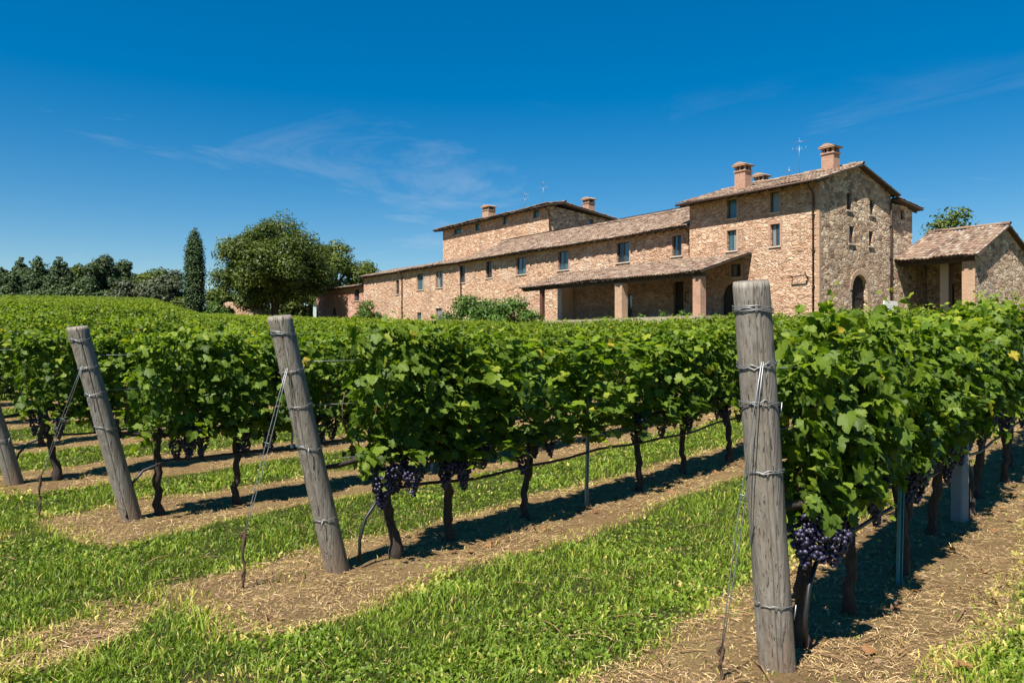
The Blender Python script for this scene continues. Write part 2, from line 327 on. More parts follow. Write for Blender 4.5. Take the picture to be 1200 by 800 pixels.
def m_stone(name, tones, mortar=(.40, .31, .22), sc=(4.3, 4.3, 8.0), brick=.35, grey=0.0):
    m, nt, p, out = mat(name); v = coords(nt); vs_ = coords(nt, sc)
    wob = N(nt, 'ShaderNodeTexNoise', {'Vector': v, 'Scale': 2.5, 'Detail': 3}).outputs['Color']
    vv = N(nt, 'ShaderNodeVectorMath', {0: wob, 1: (.55, .55, .55)}, operation='MULTIPLY'); vv = N(nt, 'ShaderNodeVectorMath', {0: vs_, 1: vv.outputs[0]}, operation='ADD')
    vo = N(nt, 'ShaderNodeTexVoronoi', {'Vector': vv.outputs[0], 'Scale': 1.0, 'Randomness': .95}); ve = N(nt, 'ShaderNodeTexVoronoi', {'Vector': vv.outputs[0], 'Scale': 1.0, 'Randomness': .95}, feature='DISTANCE_TO_EDGE')
    vo2 = N(nt, 'ShaderNodeTexVoronoi', {'Vector': vv.outputs[0], 'Scale': .56, 'Randomness': .9}); ve2 = N(nt, 'ShaderNodeTexVoronoi', {'Vector': vv.outputs[0], 'Scale': .56, 'Randomness': .9}, feature='DISTANCE_TO_EDGE')
    cs = N(nt, 'ShaderNodeSeparateColor', {'Color': vo.outputs['Color']}); cs2 = N(nt, 'ShaderNodeSeparateColor', {'Color': vo2.outputs['Color']})
    pick = N(nt, 'ShaderNodeMath', {0: cs2.outputs[1], 1: .66}, operation='GREATER_THAN').outputs[0]
    tone = N(nt, 'ShaderNodeMix', {0: pick, 2: cs.outputs[0], 3: cs2.outputs[0]}); edist = N(nt, 'ShaderNodeMix', {0: pick, 2: ve.outputs['Distance'], 3: ve2.outputs['Distance']})
    c = ramp(nt, tone.outputs[0], tones)
    # brick patches: courses of thin bricks
    big = noise(nt, v, .55, 4, .6); bf = N(nt, 'ShaderNodeMapRange', {'Value': big, 'From Min': .52, 'From Max': .64, 'To Max': brick}).outputs[0]
    c = mixc(nt, bf, c, (.36, .17, .095))
    fine = noise(nt, v, 22, 5, .7); c = mixc(nt, .5, c, ramp(nt, fine, [(.3, (.4, .4, .4)), (.7, (1, 1, 1))]), 'MULTIPLY')
    stain = noise(nt, coords(nt, (.5, .5, .16)), 1.0, 5, .65); c = mixc(nt, N(nt, 'ShaderNodeMapRange', {'Value': stain, 'From Min': .5, 'From Max': .75, 'To Max': .5}).outputs[0], c, (.20, .155, .11))
    lime = noise(nt, coords(nt, (.28, .28, .4)), 1.0, 6, .7); c = mixc(nt, N(nt, 'ShaderNodeMapRange', {'Value': lime, 'From Min': .52, 'From Max': .66, 'To Max': .45}).outputs[0], c, (.66, .54, .42))
    drip = noise(nt, coords(nt, (2.2, 2.2, .12)), 1.0, 4, .6); c = mixc(nt, N(nt, 'ShaderNodeMapRange', {'Value': drip, 'From Min': .58, 'From Max': .72, 'To Max': .4}).outputs[0], c, (.17, .13, .10))
    edge = N(nt, 'ShaderNodeMapRange', {'Value': edist.outputs[0], 'From Min': .02, 'From Max': .10, 'To Min': 1.0, 'To Max': 0.0}).outputs[0]
    mo = N(nt, 'ShaderNodeMath', {0: edge, 1: .75}, operation='MULTIPLY')
    c = mixc(nt, mo.outputs[0], c, mortar)
    if grey: c = mixc(nt, grey, c, (.20, .175, .15))
    nt.links.new(c, p.inputs['Base Color']); p.inputs['Roughness'].default_value = .92; p.inputs['Specular IOR Level'].default_value = .15
    h = N(nt, 'ShaderNodeMapRange', {'Value': edist.outputs[0], 'From Min': 0.0, 'From Max': .16}).outputs[0]
    hh = N(nt, 'ShaderNodeMath', {0: h, 1: fine}, operation='ADD'); bump(nt, p, hh.outputs[0], 1.0, .06); return m
M_stone = m_stone('rubble_stone', [(0, (0.359, 0.209, 0.128)), (.25, (0.559, 0.337, 0.209)), (.5, (0.678, 0.435, 0.277)), (.75, (0.758, 0.533, 0.367)), (1, (0.579, 0.293, 0.179))], (0.559, 0.399, 0.291))
M_stone2 = m_stone('rubble_stone_gable', [(0, (0.237, 0.160, 0.102)), (.25, (0.525, 0.342, 0.214)), (.5, (0.750, 0.524, 0.337)), (.75, (0.950, 0.741, 0.510)), (1, (0.475, 0.274, 0.173))], (.42, .35, .28), (3.7, 3.7, 6.0), .3)
def m_brick(name, c0, c1, mortar):
    m, nt, p, out = mat(name); tc = N(nt, 'ShaderNodeTexCoord'); sp = N(nt, 'ShaderNodeSeparateXYZ', {'Vector': tc.outputs['Object']})
    s = N(nt, 'ShaderNodeMath', {0: sp.outputs[0], 1: sp.outputs[1]}, operation='ADD'); cv = N(nt, 'ShaderNodeCombineXYZ', {0: s.outputs[0], 1: sp.outputs[2]})
    b = N(nt, 'ShaderNodeTexBrick', {'Vector': cv.outputs[0], 'Color1': (*c0, 1), 'Color2': (*c1, 1), 'Mortar': (*mortar, 1), 'Scale': 1.0, 'Mortar Size': .008, 'Brick Width': .26, 'Row Height': .07})
    n = noise(nt, tc.outputs['Object'], 14, 5, .7); c = mixc(nt, .6, b.outputs['Color'], ramp(nt, n, [(.3, (.4, .4, .4)), (.7, (1, 1, 1))]), 'MULTIPLY')
    nt.links.new(c, p.inputs['Base Color']); p.inputs['Roughness'].default_value = .9
    inv = N(nt, 'ShaderNodeMath', {0: n, 1: b.outputs['Fac']}, operation='SUBTRACT'); bump(nt, p, inv.outputs[0], .6, .02); return m
M_brick = m_brick('brick', (.50, .27, .17), (.40, .20, .125), (.46, .37, .29))
M_brick2 = m_brick('pale_brick', (.52, .33, .20), (.44, .25, .15), (.45, .37, .28))
M_pink = m_stone('pink_render', [(0, (.44, .20, .14)), (.5, (.52, .28, .20)), (1, (.46, .24, .17))], (.48, .28, .21), (1.2, 1.2, 2), .1)
def m_tiles():
    m, nt, p, out = mat('clay_tiles'); a = attr(nt, 'v').outputs['Fac']; v = coords(nt)
    c = ramp(nt, a, [(0, (0.107, 0.067, 0.048)), (.2, (0.195, 0.115, 0.077)), (.45, (0.269, 0.170, 0.115)), (.65, (0.222, 0.160, 0.115)), (.85, (0.322, 0.230, 0.166)), (1, (0.363, 0.294, 0.230))])
    n = noise(nt, v, .9, 5, .65); c = mixc(nt, N(nt, 'ShaderNodeMapRange', {'Value': n, 'From Min': .5, 'From Max': .72, 'To Max': .55}).outputs[0], c, (.25, .20, .13))
    l = noise(nt, v, 1.7, 6, .7, .4); c = mixc(nt, N(nt, 'ShaderNodeMapRange', {'Value': l, 'From Min': .60, 'From Max': .72, 'To Max': .6}).outputs[0], c, (.33, .26, .08))
    f = noise(nt, v, 18, 5, .7); c = mixc(nt, .5, c, ramp(nt, f, [(.3, (.4, .4, .4)), (.7, (1, 1, 1))]), 'MULTIPLY')
    nt.links.new(c, p.inputs['Base Color']); p.inputs['Roughness'].default_value = .92; bump(nt, p, f, .5, .02); return m
M_tiles = m_tiles()
M_beam = m_bark('dark_timber', (.035, .024, .016), (.085, .060, .042), (4, 14, 14))
M_frame = plain('window_frame', (.055, .040, .030), .6, 0, 20, .3, .1)
def m_glass():
    m, nt, p, out = mat('window_glass'); v = coords(nt); n = noise(nt, v, 1.3, 2)
    c = mixc(nt, n, (.010, .022, .034), (.030, .075, .105)); nt.links.new(c, p.inputs['Base Color'])
    p.inputs['Roughness'].default_value = .07; p.inputs['Specular IOR Level'].default_value = 1.0; p.inputs['Coat Weight'].default_value = .6; p.inputs['Coat Roughness'].default_value = .03
    bump(nt, p, n, .08, .02); return m
M_glass = m_glass()
def m_glass2(name, c0, c1, rough):
    m, nt, p, out = mat(name); n = noise(nt, coords(nt, (3, 3, .6)), 1, 3); nt.links.new(mixc(nt, n, c0, c1), p.inputs['Base Color']); p.inputs['Roughness'].default_value = rough; p.inputs['Specular IOR Level'].default_value = .8; return m
M_panes = [M_glass, m_glass2('teal_glass', (.02, .07, .09), (.05, .14, .17), .15), m_glass2('dark_glass', (.006, .007, .008), (.02, .022, .024), .12), m_glass2('curtained_glass', (.10, .12, .13), (.26, .27, .26), .25), M_glass]
M_sill = plain('sill_stone', (.46, .38, .30), .85, 0, 12, .2, .3)
M_dark = plain('dark_door', (.030, .020, .014), .7, 0, 14, .3, .1)
M_reddoor = plain('brown_door', (.10, .035, .022), .7, 0, 14, .3, .1)
M_pipe = plain('copper_pipe', (.075, .045, .032), .55, .4, 6, .35, 0)
M_white = plain('white_board', (.78, .77, .74), .6, 0, 8, .06, 0)
M_floorstone = plain('porch_paving', (.30, .24, .18), .9, 0, 4, .2, .2)
M_alu = plain('aluminium', (.28, .28, .30), .4, .8, 20, .1, 0)

# ------------------------------------------------------------------ ground
def build_ground():
    def axis(a, b, fine, lo, hi):
        c = list(np.arange(a, b+1e-6, fine)); st = fine; x = c[-1]
        while x < hi: st = min(st*1.18, 60); x += st; c.append(x)
        st = fine; x = c[0]; pre = []
        while x > lo: st = min(st*1.18, 60); x -= st; pre.append(x)
        return np.array(pre[::-1]+c)
    xs = axis(-9, 8, .085, -900, 900); ys = axis(1.8, 16, .085, -120, 1500)
    X, Y = np.meshgrid(xs, ys); g = grass_cover(X, Y)
    Z = H(X, Y)+np.where((np.abs(X) < 14) & (Y < 25), micro(X, Y, g), 0)
    nx, ny = len(xs), len(ys); i = (np.arange(ny-1)[:, None]*nx+np.arange(nx-1)[None, :]).ravel()
    F = np.stack([i, i+1, i+nx+1, i+nx], 1)
    me = mesh_np('ground', np.stack([X, Y, Z], -1).reshape(-1, 3), F, M_ground, attrs={'grass': g.ravel()}, smooth=True)
    tag(obj('ground', me), 'vineyard ground of dry straw strips and turf between the rows', kind='structure')
build_ground()
def GZ(X, Y):
    X = np.asarray(X, float); Y = np.asarray(Y, float)
    return H(X, Y)+np.where((np.abs(X) < 14) & (Y < 25), micro(X, Y, grass_cover(X, Y)), 0)

def wedge(n, y0, y1, lim=.74, p=1.0):
    """random points in the view wedge, denser near"""
    u = rng.random(n); Y = y0*(y1/y0)**(u**p); X = (rng.random(n)*2-1)*lim*Y+0; return X, Y

def build_grass():
    n = 540000; X, Y = wedge(n, 2.4, 26, 1.1, .8); k = (np.abs(X/Y) < .78) | (rng.random(n) < .6); X, Y = X[k], Y[k]; n = len(X)
    g = grass_cover(X, Y); clump = fbm(X*3.1, Y*3.1, 31, 3)
    keep = rng.random(n) < g*sstep(.25, .55, clump+.25*g)
    stray = rng.random(n) < np.where(g < .02, .035, np.where(g < .55, .40, 0))
    k = keep | stray; X, Y, g, clump = X[k], Y[k], g[k], clump[k]; n = len(X)
    Z = GZ(X, Y)-.004; d = Y
    big = fbm(X*.8, Y*.8, 41, 3)
    h = (.022+.052*rng.random(n)**1.8)*(.35+1.25*clump)*(.6+.8*big)*np.where(g < .4, .6, 1)
    wd = (.0028+.0026*rng.random(n))*np.maximum(1, d/6.5)
    broad = rng.random(n) < sstep(.42, .62, fbm(X*1.7+3, Y*1.7, 61, 3))*.75+.08; wd = np.where(broad, wd*2.6, wd); h = np.where(broad, h*.6, h)
    a = rng.random(n)*2*np.pi; b = rng.random(n)*2*np.pi; lean = h*(.25+.75*rng.random(n))
    s = np.stack([np.cos(a)*wd, np.sin(a)*wd, 0*a], 1); L = np.stack([np.cos(b)*lean, np.sin(b)*lean, 0*b], 1)
    P = np.stack([X, Y, Z], 1); up = np.zeros((n, 3)); up[:, 2] = h
    v = np.stack([P-s, P+s, P+s*.8+L*.3+up*.6, P-s*.8+L*.3+up*.6, P+L+up*.92], 1).reshape(-1, 3)
    o = np.arange(n)[:, None]*5
    val = np.clip(.42+.30*(clump-.5)+.5*(big-.5)+.16*rng.normal(size=n)+np.where(g < .75, .18, 0), 0, .87)
    dry = rng.random(n) < np.where(g < .3, .65, np.where(g < .65, .35, .07)); val = np.where(dry, .9+.1*rng.random(n), val)
    me = mesh_np('grass', v, [o+np.array([[0, 1, 2, 3]]), o+np.array([[3, 2, 4]])], M_grass, attrs={'v': np.repeat(val, 5)})
    tag(obj('grass', me), 'short green grass growing between the vine rows', 'grass', kind='stuff')
build_grass()
def build_straw():
    n = 290000; X, Y = wedge(n, 2.5, 15, 1.1, .75); k = (np.abs(X/Y) < .78) | (rng.random(n) < .6); X, Y = X[k], Y[k]; n = len(X); g = grass_cover(X, Y)
    k = rng.random(n) < np.where(g < .5, .9, .10)*sstep(.38, .62, fbm(X*2, Y*2, 51, 3)+.08+.12*(to_uv(X, Y)[1] < 3)); X, Y = X[k], Y[k]; n = len(X)
    Z = GZ(X, Y)+.004+.012*rng.random(n); a = rng.random(n)*2*np.pi; L = (.007+.028*rng.random(n)**2.6); w = (.0006+.0009*rng.random(n))*np.maximum(1, Y/6)
    tw = rng.random(n) < .012; L = np.where(tw, .06+.10*rng.random(n), L); w = np.where(tw, .0028, w); tl = rng.normal(size=n)*.22*np.where(tw, .3, 1); D = np.stack([np.cos(a)*L, np.sin(a)*L, tl*L], 1); S = np.stack([-np.sin(a)*w, np.cos(a)*w, .3*w], 1)
    P = np.stack([X, Y, Z], 1); M = np.stack([0*X, 0*X, .15*L], 1)
    v = np.stack([P-D-S, P-D+S, P+M+S, P+M-S, P+D+S*.6, P+D-S*.6], 1).reshape(-1, 3); o = np.arange(n)[:, None]*6
    val = np.clip(rng.normal(.58, .25, n), 0, 1); val = np.where((rng.random(n) < .22) | tw, .12*rng.random(n), val)
    me = mesh_np('straw', v, [o+np.array([[0, 1, 2, 3]]), o+np.array([[3, 2, 4, 5]])], M_straw, attrs={'v': np.repeat(val, 6)})
    tag(obj('straw_litter', me), 'dry straw and clippings strewn under the vine rows', 'straw', kind='stuff')
    # clods
    n = 9000; X, Y = wedge(n, 2.5, 12, .76, .75); g = grass_cover(X, Y); k = (g < .45) & (rng.random(n) < .75); X, Y = X[k], Y[k]; n = len(X)
    r = (.005+.016*rng.random(n)**2.5)[:, None, None]
    base = np.array([(1, 0, 0), (-1, 0, 0), (0, 1, 0), (0, -1, 0), (0, 0, .8), (0, 0, -.8)], float)
    V = base[None]*r*(.6+.8*rng.random((n, 6, 1)))+np.stack([X, Y, GZ(X, Y)+.002], 1)[:, None]
    f = np.array([(0, 2, 4), (2, 1, 4), (1, 3, 4), (3, 0, 4), (2, 0, 5), (1, 2, 5), (3, 1, 5), (0, 3, 5)]); F = (np.arange(n)[:, None, None]*6+f[None]).reshape(-1, 3)
    me = mesh_np('clods', V.reshape(-1, 3), F, plain('soil_clod', (.19, .12, .07), .95, 0, 40, .4, .3))
    tag(obj('soil_clods', me), 'small lumps of dry earth scattered along the straw strips', 'soil', kind='stuff')
build_straw()

# ------------------------------------------------------------------ leaves
def fan(outline, zf):
    """leaf template: fan around a centre point. returns V,F"""
    pts = [(0, .38)]+outline; V = np.array([(x, y, zf(x, y)) for x, y in pts], float); n = len(outline)
    F = np.array([(0, 1+i, 1+(i+1) % n) for i in range(n)]); return V, F
_half = [(.10, -.10), (.30, -.14), (.46, .02), (.42, .12), (.55, .20), (.40, .30), (.58, .40), (.60, .54), (.42, .56), (.28, .54), (.30, .70), (.18, .86)]
_out = [(0, .03)]+_half+[(0, 1.02)]+[(-x, y) for x, y in _half[::-1]]
def zcurl(a, b, c): return lambda x, y: a*abs(x)-b*(y-.35)**2+c*math.sin(7*y+5*x)*.03
def vary(o, w, lobe, sk): return [((x*w*(1+lobe*math.sin(9*y)))+sk*y*y, y*(1+.10*math.sin(5*x))) for x, y in o]
LEAF_T = [fan(vary(_out, w, lo, sk), zcurl(a, b, c)) for a, b, c, w, lo, sk in ((-.22, .25, 1, 1, 0, 0), (.18, .35, -1, .9, .12, .06), (-.05, .75, 2.4, 1.12, -.1, -.08), (.42, .15, 1, .95, .18, .05), (-.55, .3, 2, 1.0, .1, -.05), (-.3, -.35, -2, 1.15, -.05, .1), (.1, .9, 1.5, .85, .2, -.1), (-.12, .1, 3, 1.05, .05, .02))]
_m = [(0, 0), (.34, -.1), (.5, .2), (.58, .5), (.26, .6), (0, 1.0), (-.26, .6), (-.58, .5), (-.5, .2), (-.34, -.1)]
LEAF_M = [fan(_m, zcurl(a, b, c)) for a, b, c in ((-.22, .25, 1), (.18, .35, -1))]
QUAD = (np.array([(0, 0, 0), (.5, .5, -.1), (0, 1, -.12), (-.5, .5, -.1)], float), np.array([(0, 1, 2), (0, 2, 3)]))
def unit(a): return a/(np.linalg.norm(a, axis=-1, keepdims=True)+1e-9)
def place(tpl, P, Nn, D, S):
    V, F = tpl; Nn = unit(Nn); D = D-Nn*(D*Nn).sum(1, keepdims=True); D = unit(D); B = np.cross(D, Nn)
    R = P[:, None]+S[:, None, None]*(V[None, :, 0, None]*B[:, None]+V[None, :, 1, None]*D[:, None]+V[None, :, 2, None]*Nn[:, None])
    n = len(P); Fo = (np.arange(n)[:, None, None]*len(V)+F[None]).reshape(-1, 3)
    return R.reshape(-1, 3), Fo
def canopy(r, n, L=.56, Wd=.20, z0=.745, z1=1.60, shell=.55, drp=.10):
    """points, normals, tip directions, sizes value for one vine; x along the row"""
    x = (r.random(n)*2-1)*L; z = z0+(z1-z0)*r.random(n)**.92
    ph = r.random(4)*6.28
    w = Wd*(.76+.34*np.sin(x*8+ph[0]+z*3)+.22*np.sin(z*7+x*4+ph[1]))*np.interp(z, [z0, z0+.2, z1-.25, z1], [.65, 1.0, 1.0, .55])
    side = np.where(r.random(n) < .5, -1, 1); q = np.where(r.random(n) < shell, .75+.35*r.random(n), r.random(n))
    hole = np.sin(x*10+ph[2]+side)*np.sin(z*9+ph[3]+side*2) > .62; q = np.where(hole, q*.35, q)
    y = side*w*q
    top = r.random(n) < .15; z = np.where(top, z1-.14+.20*r.random(n)*(.5+.5*np.sin(x*9+ph[2])), z); y = np.where(top, (r.random(n)*2-1)*Wd*.75, y)
    drop = r.random(n) < .05; z = np.where(drop, z0-drp*r.random(n)*(np.sin(x*8+ph[3]) > .1), z)
    P = np.stack([x, y, z], 1)
    Nn = np.stack([.45*r.normal(size=n), np.where(top, .3*r.normal(size=n), side*(.9)), np.where(top, 1.0, .7)], 1)+.68*r.normal(size=(n, 3))
    D = np.stack([.6*r.normal(size=n), side*.25, -1+0*x], 1)+.25*r.normal(size=(n, 3)); D[top] = unit(np.stack([r.normal(size=top.sum()), r.normal(size=top.sum()), -.2+0*x[top]], 1))
    S = (.036+.066*r.random(n)**1.3); S = np.where(top, S*.85, S); S = np.where(r.random(n) < .12, S*.55, S)
    lump = .5+.5*np.sin(x*6+ph[1])*np.sin(z*7+ph[2])
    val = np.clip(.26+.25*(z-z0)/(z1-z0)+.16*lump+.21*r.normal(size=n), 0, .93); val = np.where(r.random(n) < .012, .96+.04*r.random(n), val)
    # shoots standing out of the top and sides
    m = 8*(n > 200); A = [P]; B1 = [Nn]; C1 = [D]; E1 = [S]; G1 = [val]
    for i in range(m):
        q = np.linspace(0, 1, 7); a = r.random()*6.28; x0 = (r.random()*2-1)*L; y0 = (r.random()*2-1)*Wd*.7; le = .14+.20*r.random(); out = .06+.14*r.random()
        A.append(np.stack([x0+out*q**1.5*math.cos(a), y0+out*q**1.5*math.sin(a), z1-.06+le*q*(1-.25*q)], 1)+.012*r.normal(size=(7, 3)))
        if i >= 5:      # hanging shoot below the canopy
            A[-1] = np.stack([x0+out*q*math.cos(a), np.sign(y0)*(Wd*.9+.05*q), z0+.05-(le*.75)*q], 1)+.012*r.normal(size=(7, 3))
        B1.append(np.stack([r.normal(size=7)*.6, r.normal(size=7)*.6, .8+0*q], 1)); C1.append(np.stack([r.normal(size=7), r.normal(size=7), -.5+0*q], 1)); E1.append((.085-.055*q)*(.8+.4*r.random(7))); G1.append(np.clip(.6+.3*q+.08*r.normal(size=7), 0, .95))
    return np.concatenate(A), np.concatenate(B1), np.concatenate(C1), np.concatenate(E1), np.concatenate(G1)
def leaf_mesh(name, tpls, P, Nn, D, S, val, material, smooth=False, luv=False):
    Vs = []; Fs = []; vs_ = []; uv = []; b = 0
    pick = np.arange(len(P)) % len(tpls)
    for i, t in enumerate(tpls):
        k = pick == i
        if not k.any(): continue
        V, F = place(t, P[k], Nn[k], D[k], S[k]); Vs.append(V); Fs.append(F+b); b += len(V)
        vs_.append(np.repeat(val[k], len(t[0]))); uv.append(np.tile(t[0], (k.sum(), 1)))
    at = {'v': np.concatenate(vs_)}
    if luv: at['luv'] = np.concatenate(uv)
    return mesh_np(name, np.concatenate(Vs), np.concatenate(Fs), material, attrs=at, smooth=smooth)
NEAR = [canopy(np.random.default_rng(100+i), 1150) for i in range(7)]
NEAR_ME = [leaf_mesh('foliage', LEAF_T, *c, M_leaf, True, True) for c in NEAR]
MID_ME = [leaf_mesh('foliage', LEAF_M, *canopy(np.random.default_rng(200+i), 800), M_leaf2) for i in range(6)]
def far_canopy(seed, n, s):
    P, Nn, D, S, val = canopy(np.random.default_rng(seed), n); return P, Nn, D, S*s, val
FAR_C = [far_canopy(300+i, 420, 1.2) for i in range(5)]
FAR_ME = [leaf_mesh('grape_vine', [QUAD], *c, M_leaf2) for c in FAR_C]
# single leaves that can be picked out near the camera
LEAF_ONE = []
for t in LEAF_T[:4]:
    for val in (.35, .55, .8):
        LEAF_ONE.append(mesh_np('leaf', t[0], t[1], M_leaf, attrs={'v': np.full(len(t[0]), val), 'luv': t[0]}, smooth=True))

# trunks, canes and grapes
def trunk_mesh(seed, lean=0.0, bend=.06):
    r = np.random.default_rng(seed); mb = MB()
    z = np.linspace(-.06, .80, 16); k = np.interp(z, [-.06, .8], [0, 1])
    x = lean*(1-k)+bend*np.sin(k*3.6+r.random()*6)*(.5+k*.5)+.012*r.normal(size=16); y = .03*np.sin(k*5+r.random()*6)+.008*r.normal(size=16)
    x -= x[-1]; y -= y[-1]
    R = np.interp(z, [-.06, .0, .12, .6, .74, .8], [.062, .050, .036, .030, .042, .036])*(1+.10*r.normal(size=16))
    mb.add(*tube(np.stack([x, y, z], 1), R, 9, .10, seed))
    for s in (-1, 1):
        xx = np.linspace(0, s*.5, 7); zz = .76+.03*np.sin(xx*6+seed); mb.add(*tube(np.stack([xx, .01*np.sin(xx*9), zz], 1), np.linspace(.028, .012, 7), 7, .1, seed+3))
    return mb.mesh('trunk', M_vbark, True)
def canes_mesh(seed):
    r = np.random.default_rng(seed); mb = MB()
    for i in range(9):
        x0 = (r.random()*2-1)*.45; zz = np.linspace(.76, 1.15+.25*r.random(), 6); xx = x0+np.cumsum(.02*r.normal(size=6)); yy = np.cumsum(.03*r.normal(size=6))
        mb.add(*tube(np.stack([xx, yy, zz], 1), np.linspace(.0055, .003, 6), 5))
    return mb.mesh('cane', M_cane, True)
TR = [trunk_mesh(400+i, (.0, .07, -.08, .1, -.04, .05)[i], (.03, .05, .06, .04, .07, .03)[i]) for i in range(6)]
CN = [canes_mesh(450+i) for i in range(3)]
def grape_mesh(seed, nb=88, sides=7, rings=5):
    r = np.random.default_rng(seed); th = np.linspace(0, 2*np.pi, sides, endpoint=False); ph = np.linspace(0, np.pi, rings)
    B = np.array([(math.sin(p)*math.cos(t), math.sin(p)*math.sin(t), math.cos(p)) for p in ph for t in th])
    F = np.array([(i*sides+j, (i+1)*sides+j, (i+1)*sides+(j+1) % sides, i*sides+(j+1) % sides) for i in range(rings-1) for j in range(sides)])
    C = []; tries = 0
    while len(C) < nb and tries < 4000:
        tries += 1; z = -.19*r.random(); w = .058*math.sqrt(max(0, 1-((z+.05)/.15)**2)) if z > -.05 else .058*(1-(-z-.05)/.16)
        a = r.random()*6.28; q = w*(.55+.45*r.random()); c = np.array([q*math.cos(a), q*math.sin(a), z])
        if all(np.linalg.norm(c-d) > .0128 for d in C): C.append(c)
    C = np.array(C); R = .0098+.0016*r.random(len(C))
    V = (C[:, None]+R[:, None, None]*B[None]).reshape(-1, 3); Fo = (np.arange(len(C))[:, None, None]*len(B)+F[None]).reshape(-1, 4)
    return mesh_np('grape_cluster', V, Fo, M_grape, attrs={'v': np.repeat(r.random(len(C)), len(B))}, smooth=True)
GR = [grape_mesh(500+i) for i in range(3)]; GRL = [grape_mesh(510+i, 26, 5, 4) for i in range(2)]

ROWANG = math.atan2(U[1], U[0])
ORD = ['first', 'second', 'third', 'fourth', 'fifth', 'sixth', 'seventh', 'eighth', 'ninth', 'tenth', 'eleventh', 'twelfth']
ROWDESC = ['the thick upright end post', 'the leaning middle end post', 'the thin leaning end post at left', 'the end post cut by the left picture edge']
ROW_T = {0: [4.26, 4.80, 5.5, 6.1, 6.6, 7.55, 8.25, 9.2, 10.1], 1: [3.76, 4.35, 5.17, 6.93, 7.97, 8.95], 2: [3.28, 3.95, 4.7, 5.6], 3: [3.12, 3.75, 4.7]}
def row_end(n): return 27.4+.214*n
vines = []
for ri, n in enumerate(ROWS):
    ts = list(ROW_T.get(ri, [2.6-.03*ri+.2*rnd.random()]))
    while ts[-1] < row_end(n)-.9: ts.append(ts[-1]+.95+.12*(rnd.random()-.5))
    for vi, t in enumerate(ts):
        x, y = to_xy(t, n+.03*(rnd.random()-.5)); 
        if y < 1 or abs(x/y) > .80: continue
        gap = max((ts[vi+1]-t) if vi+1 < len(ts) else .95, (t-ts[vi-1]) if vi else .9)
        vines.append((math.hypot(x, y), ri, vi, t, x, y, max(1.08, gap/.95*1.0)))
vines.sort()
indiv = vines[:300]; rest = vines[300:]
LEAFQ = {(0, 0): 210, (0, 1): 120, (0, 2): 70, (0, 3): 40, (1, 0): 90, (1, 1): 80, (1, 2): 60, (1, 3): 40, (2, 0): 40, (2, 1): 30}
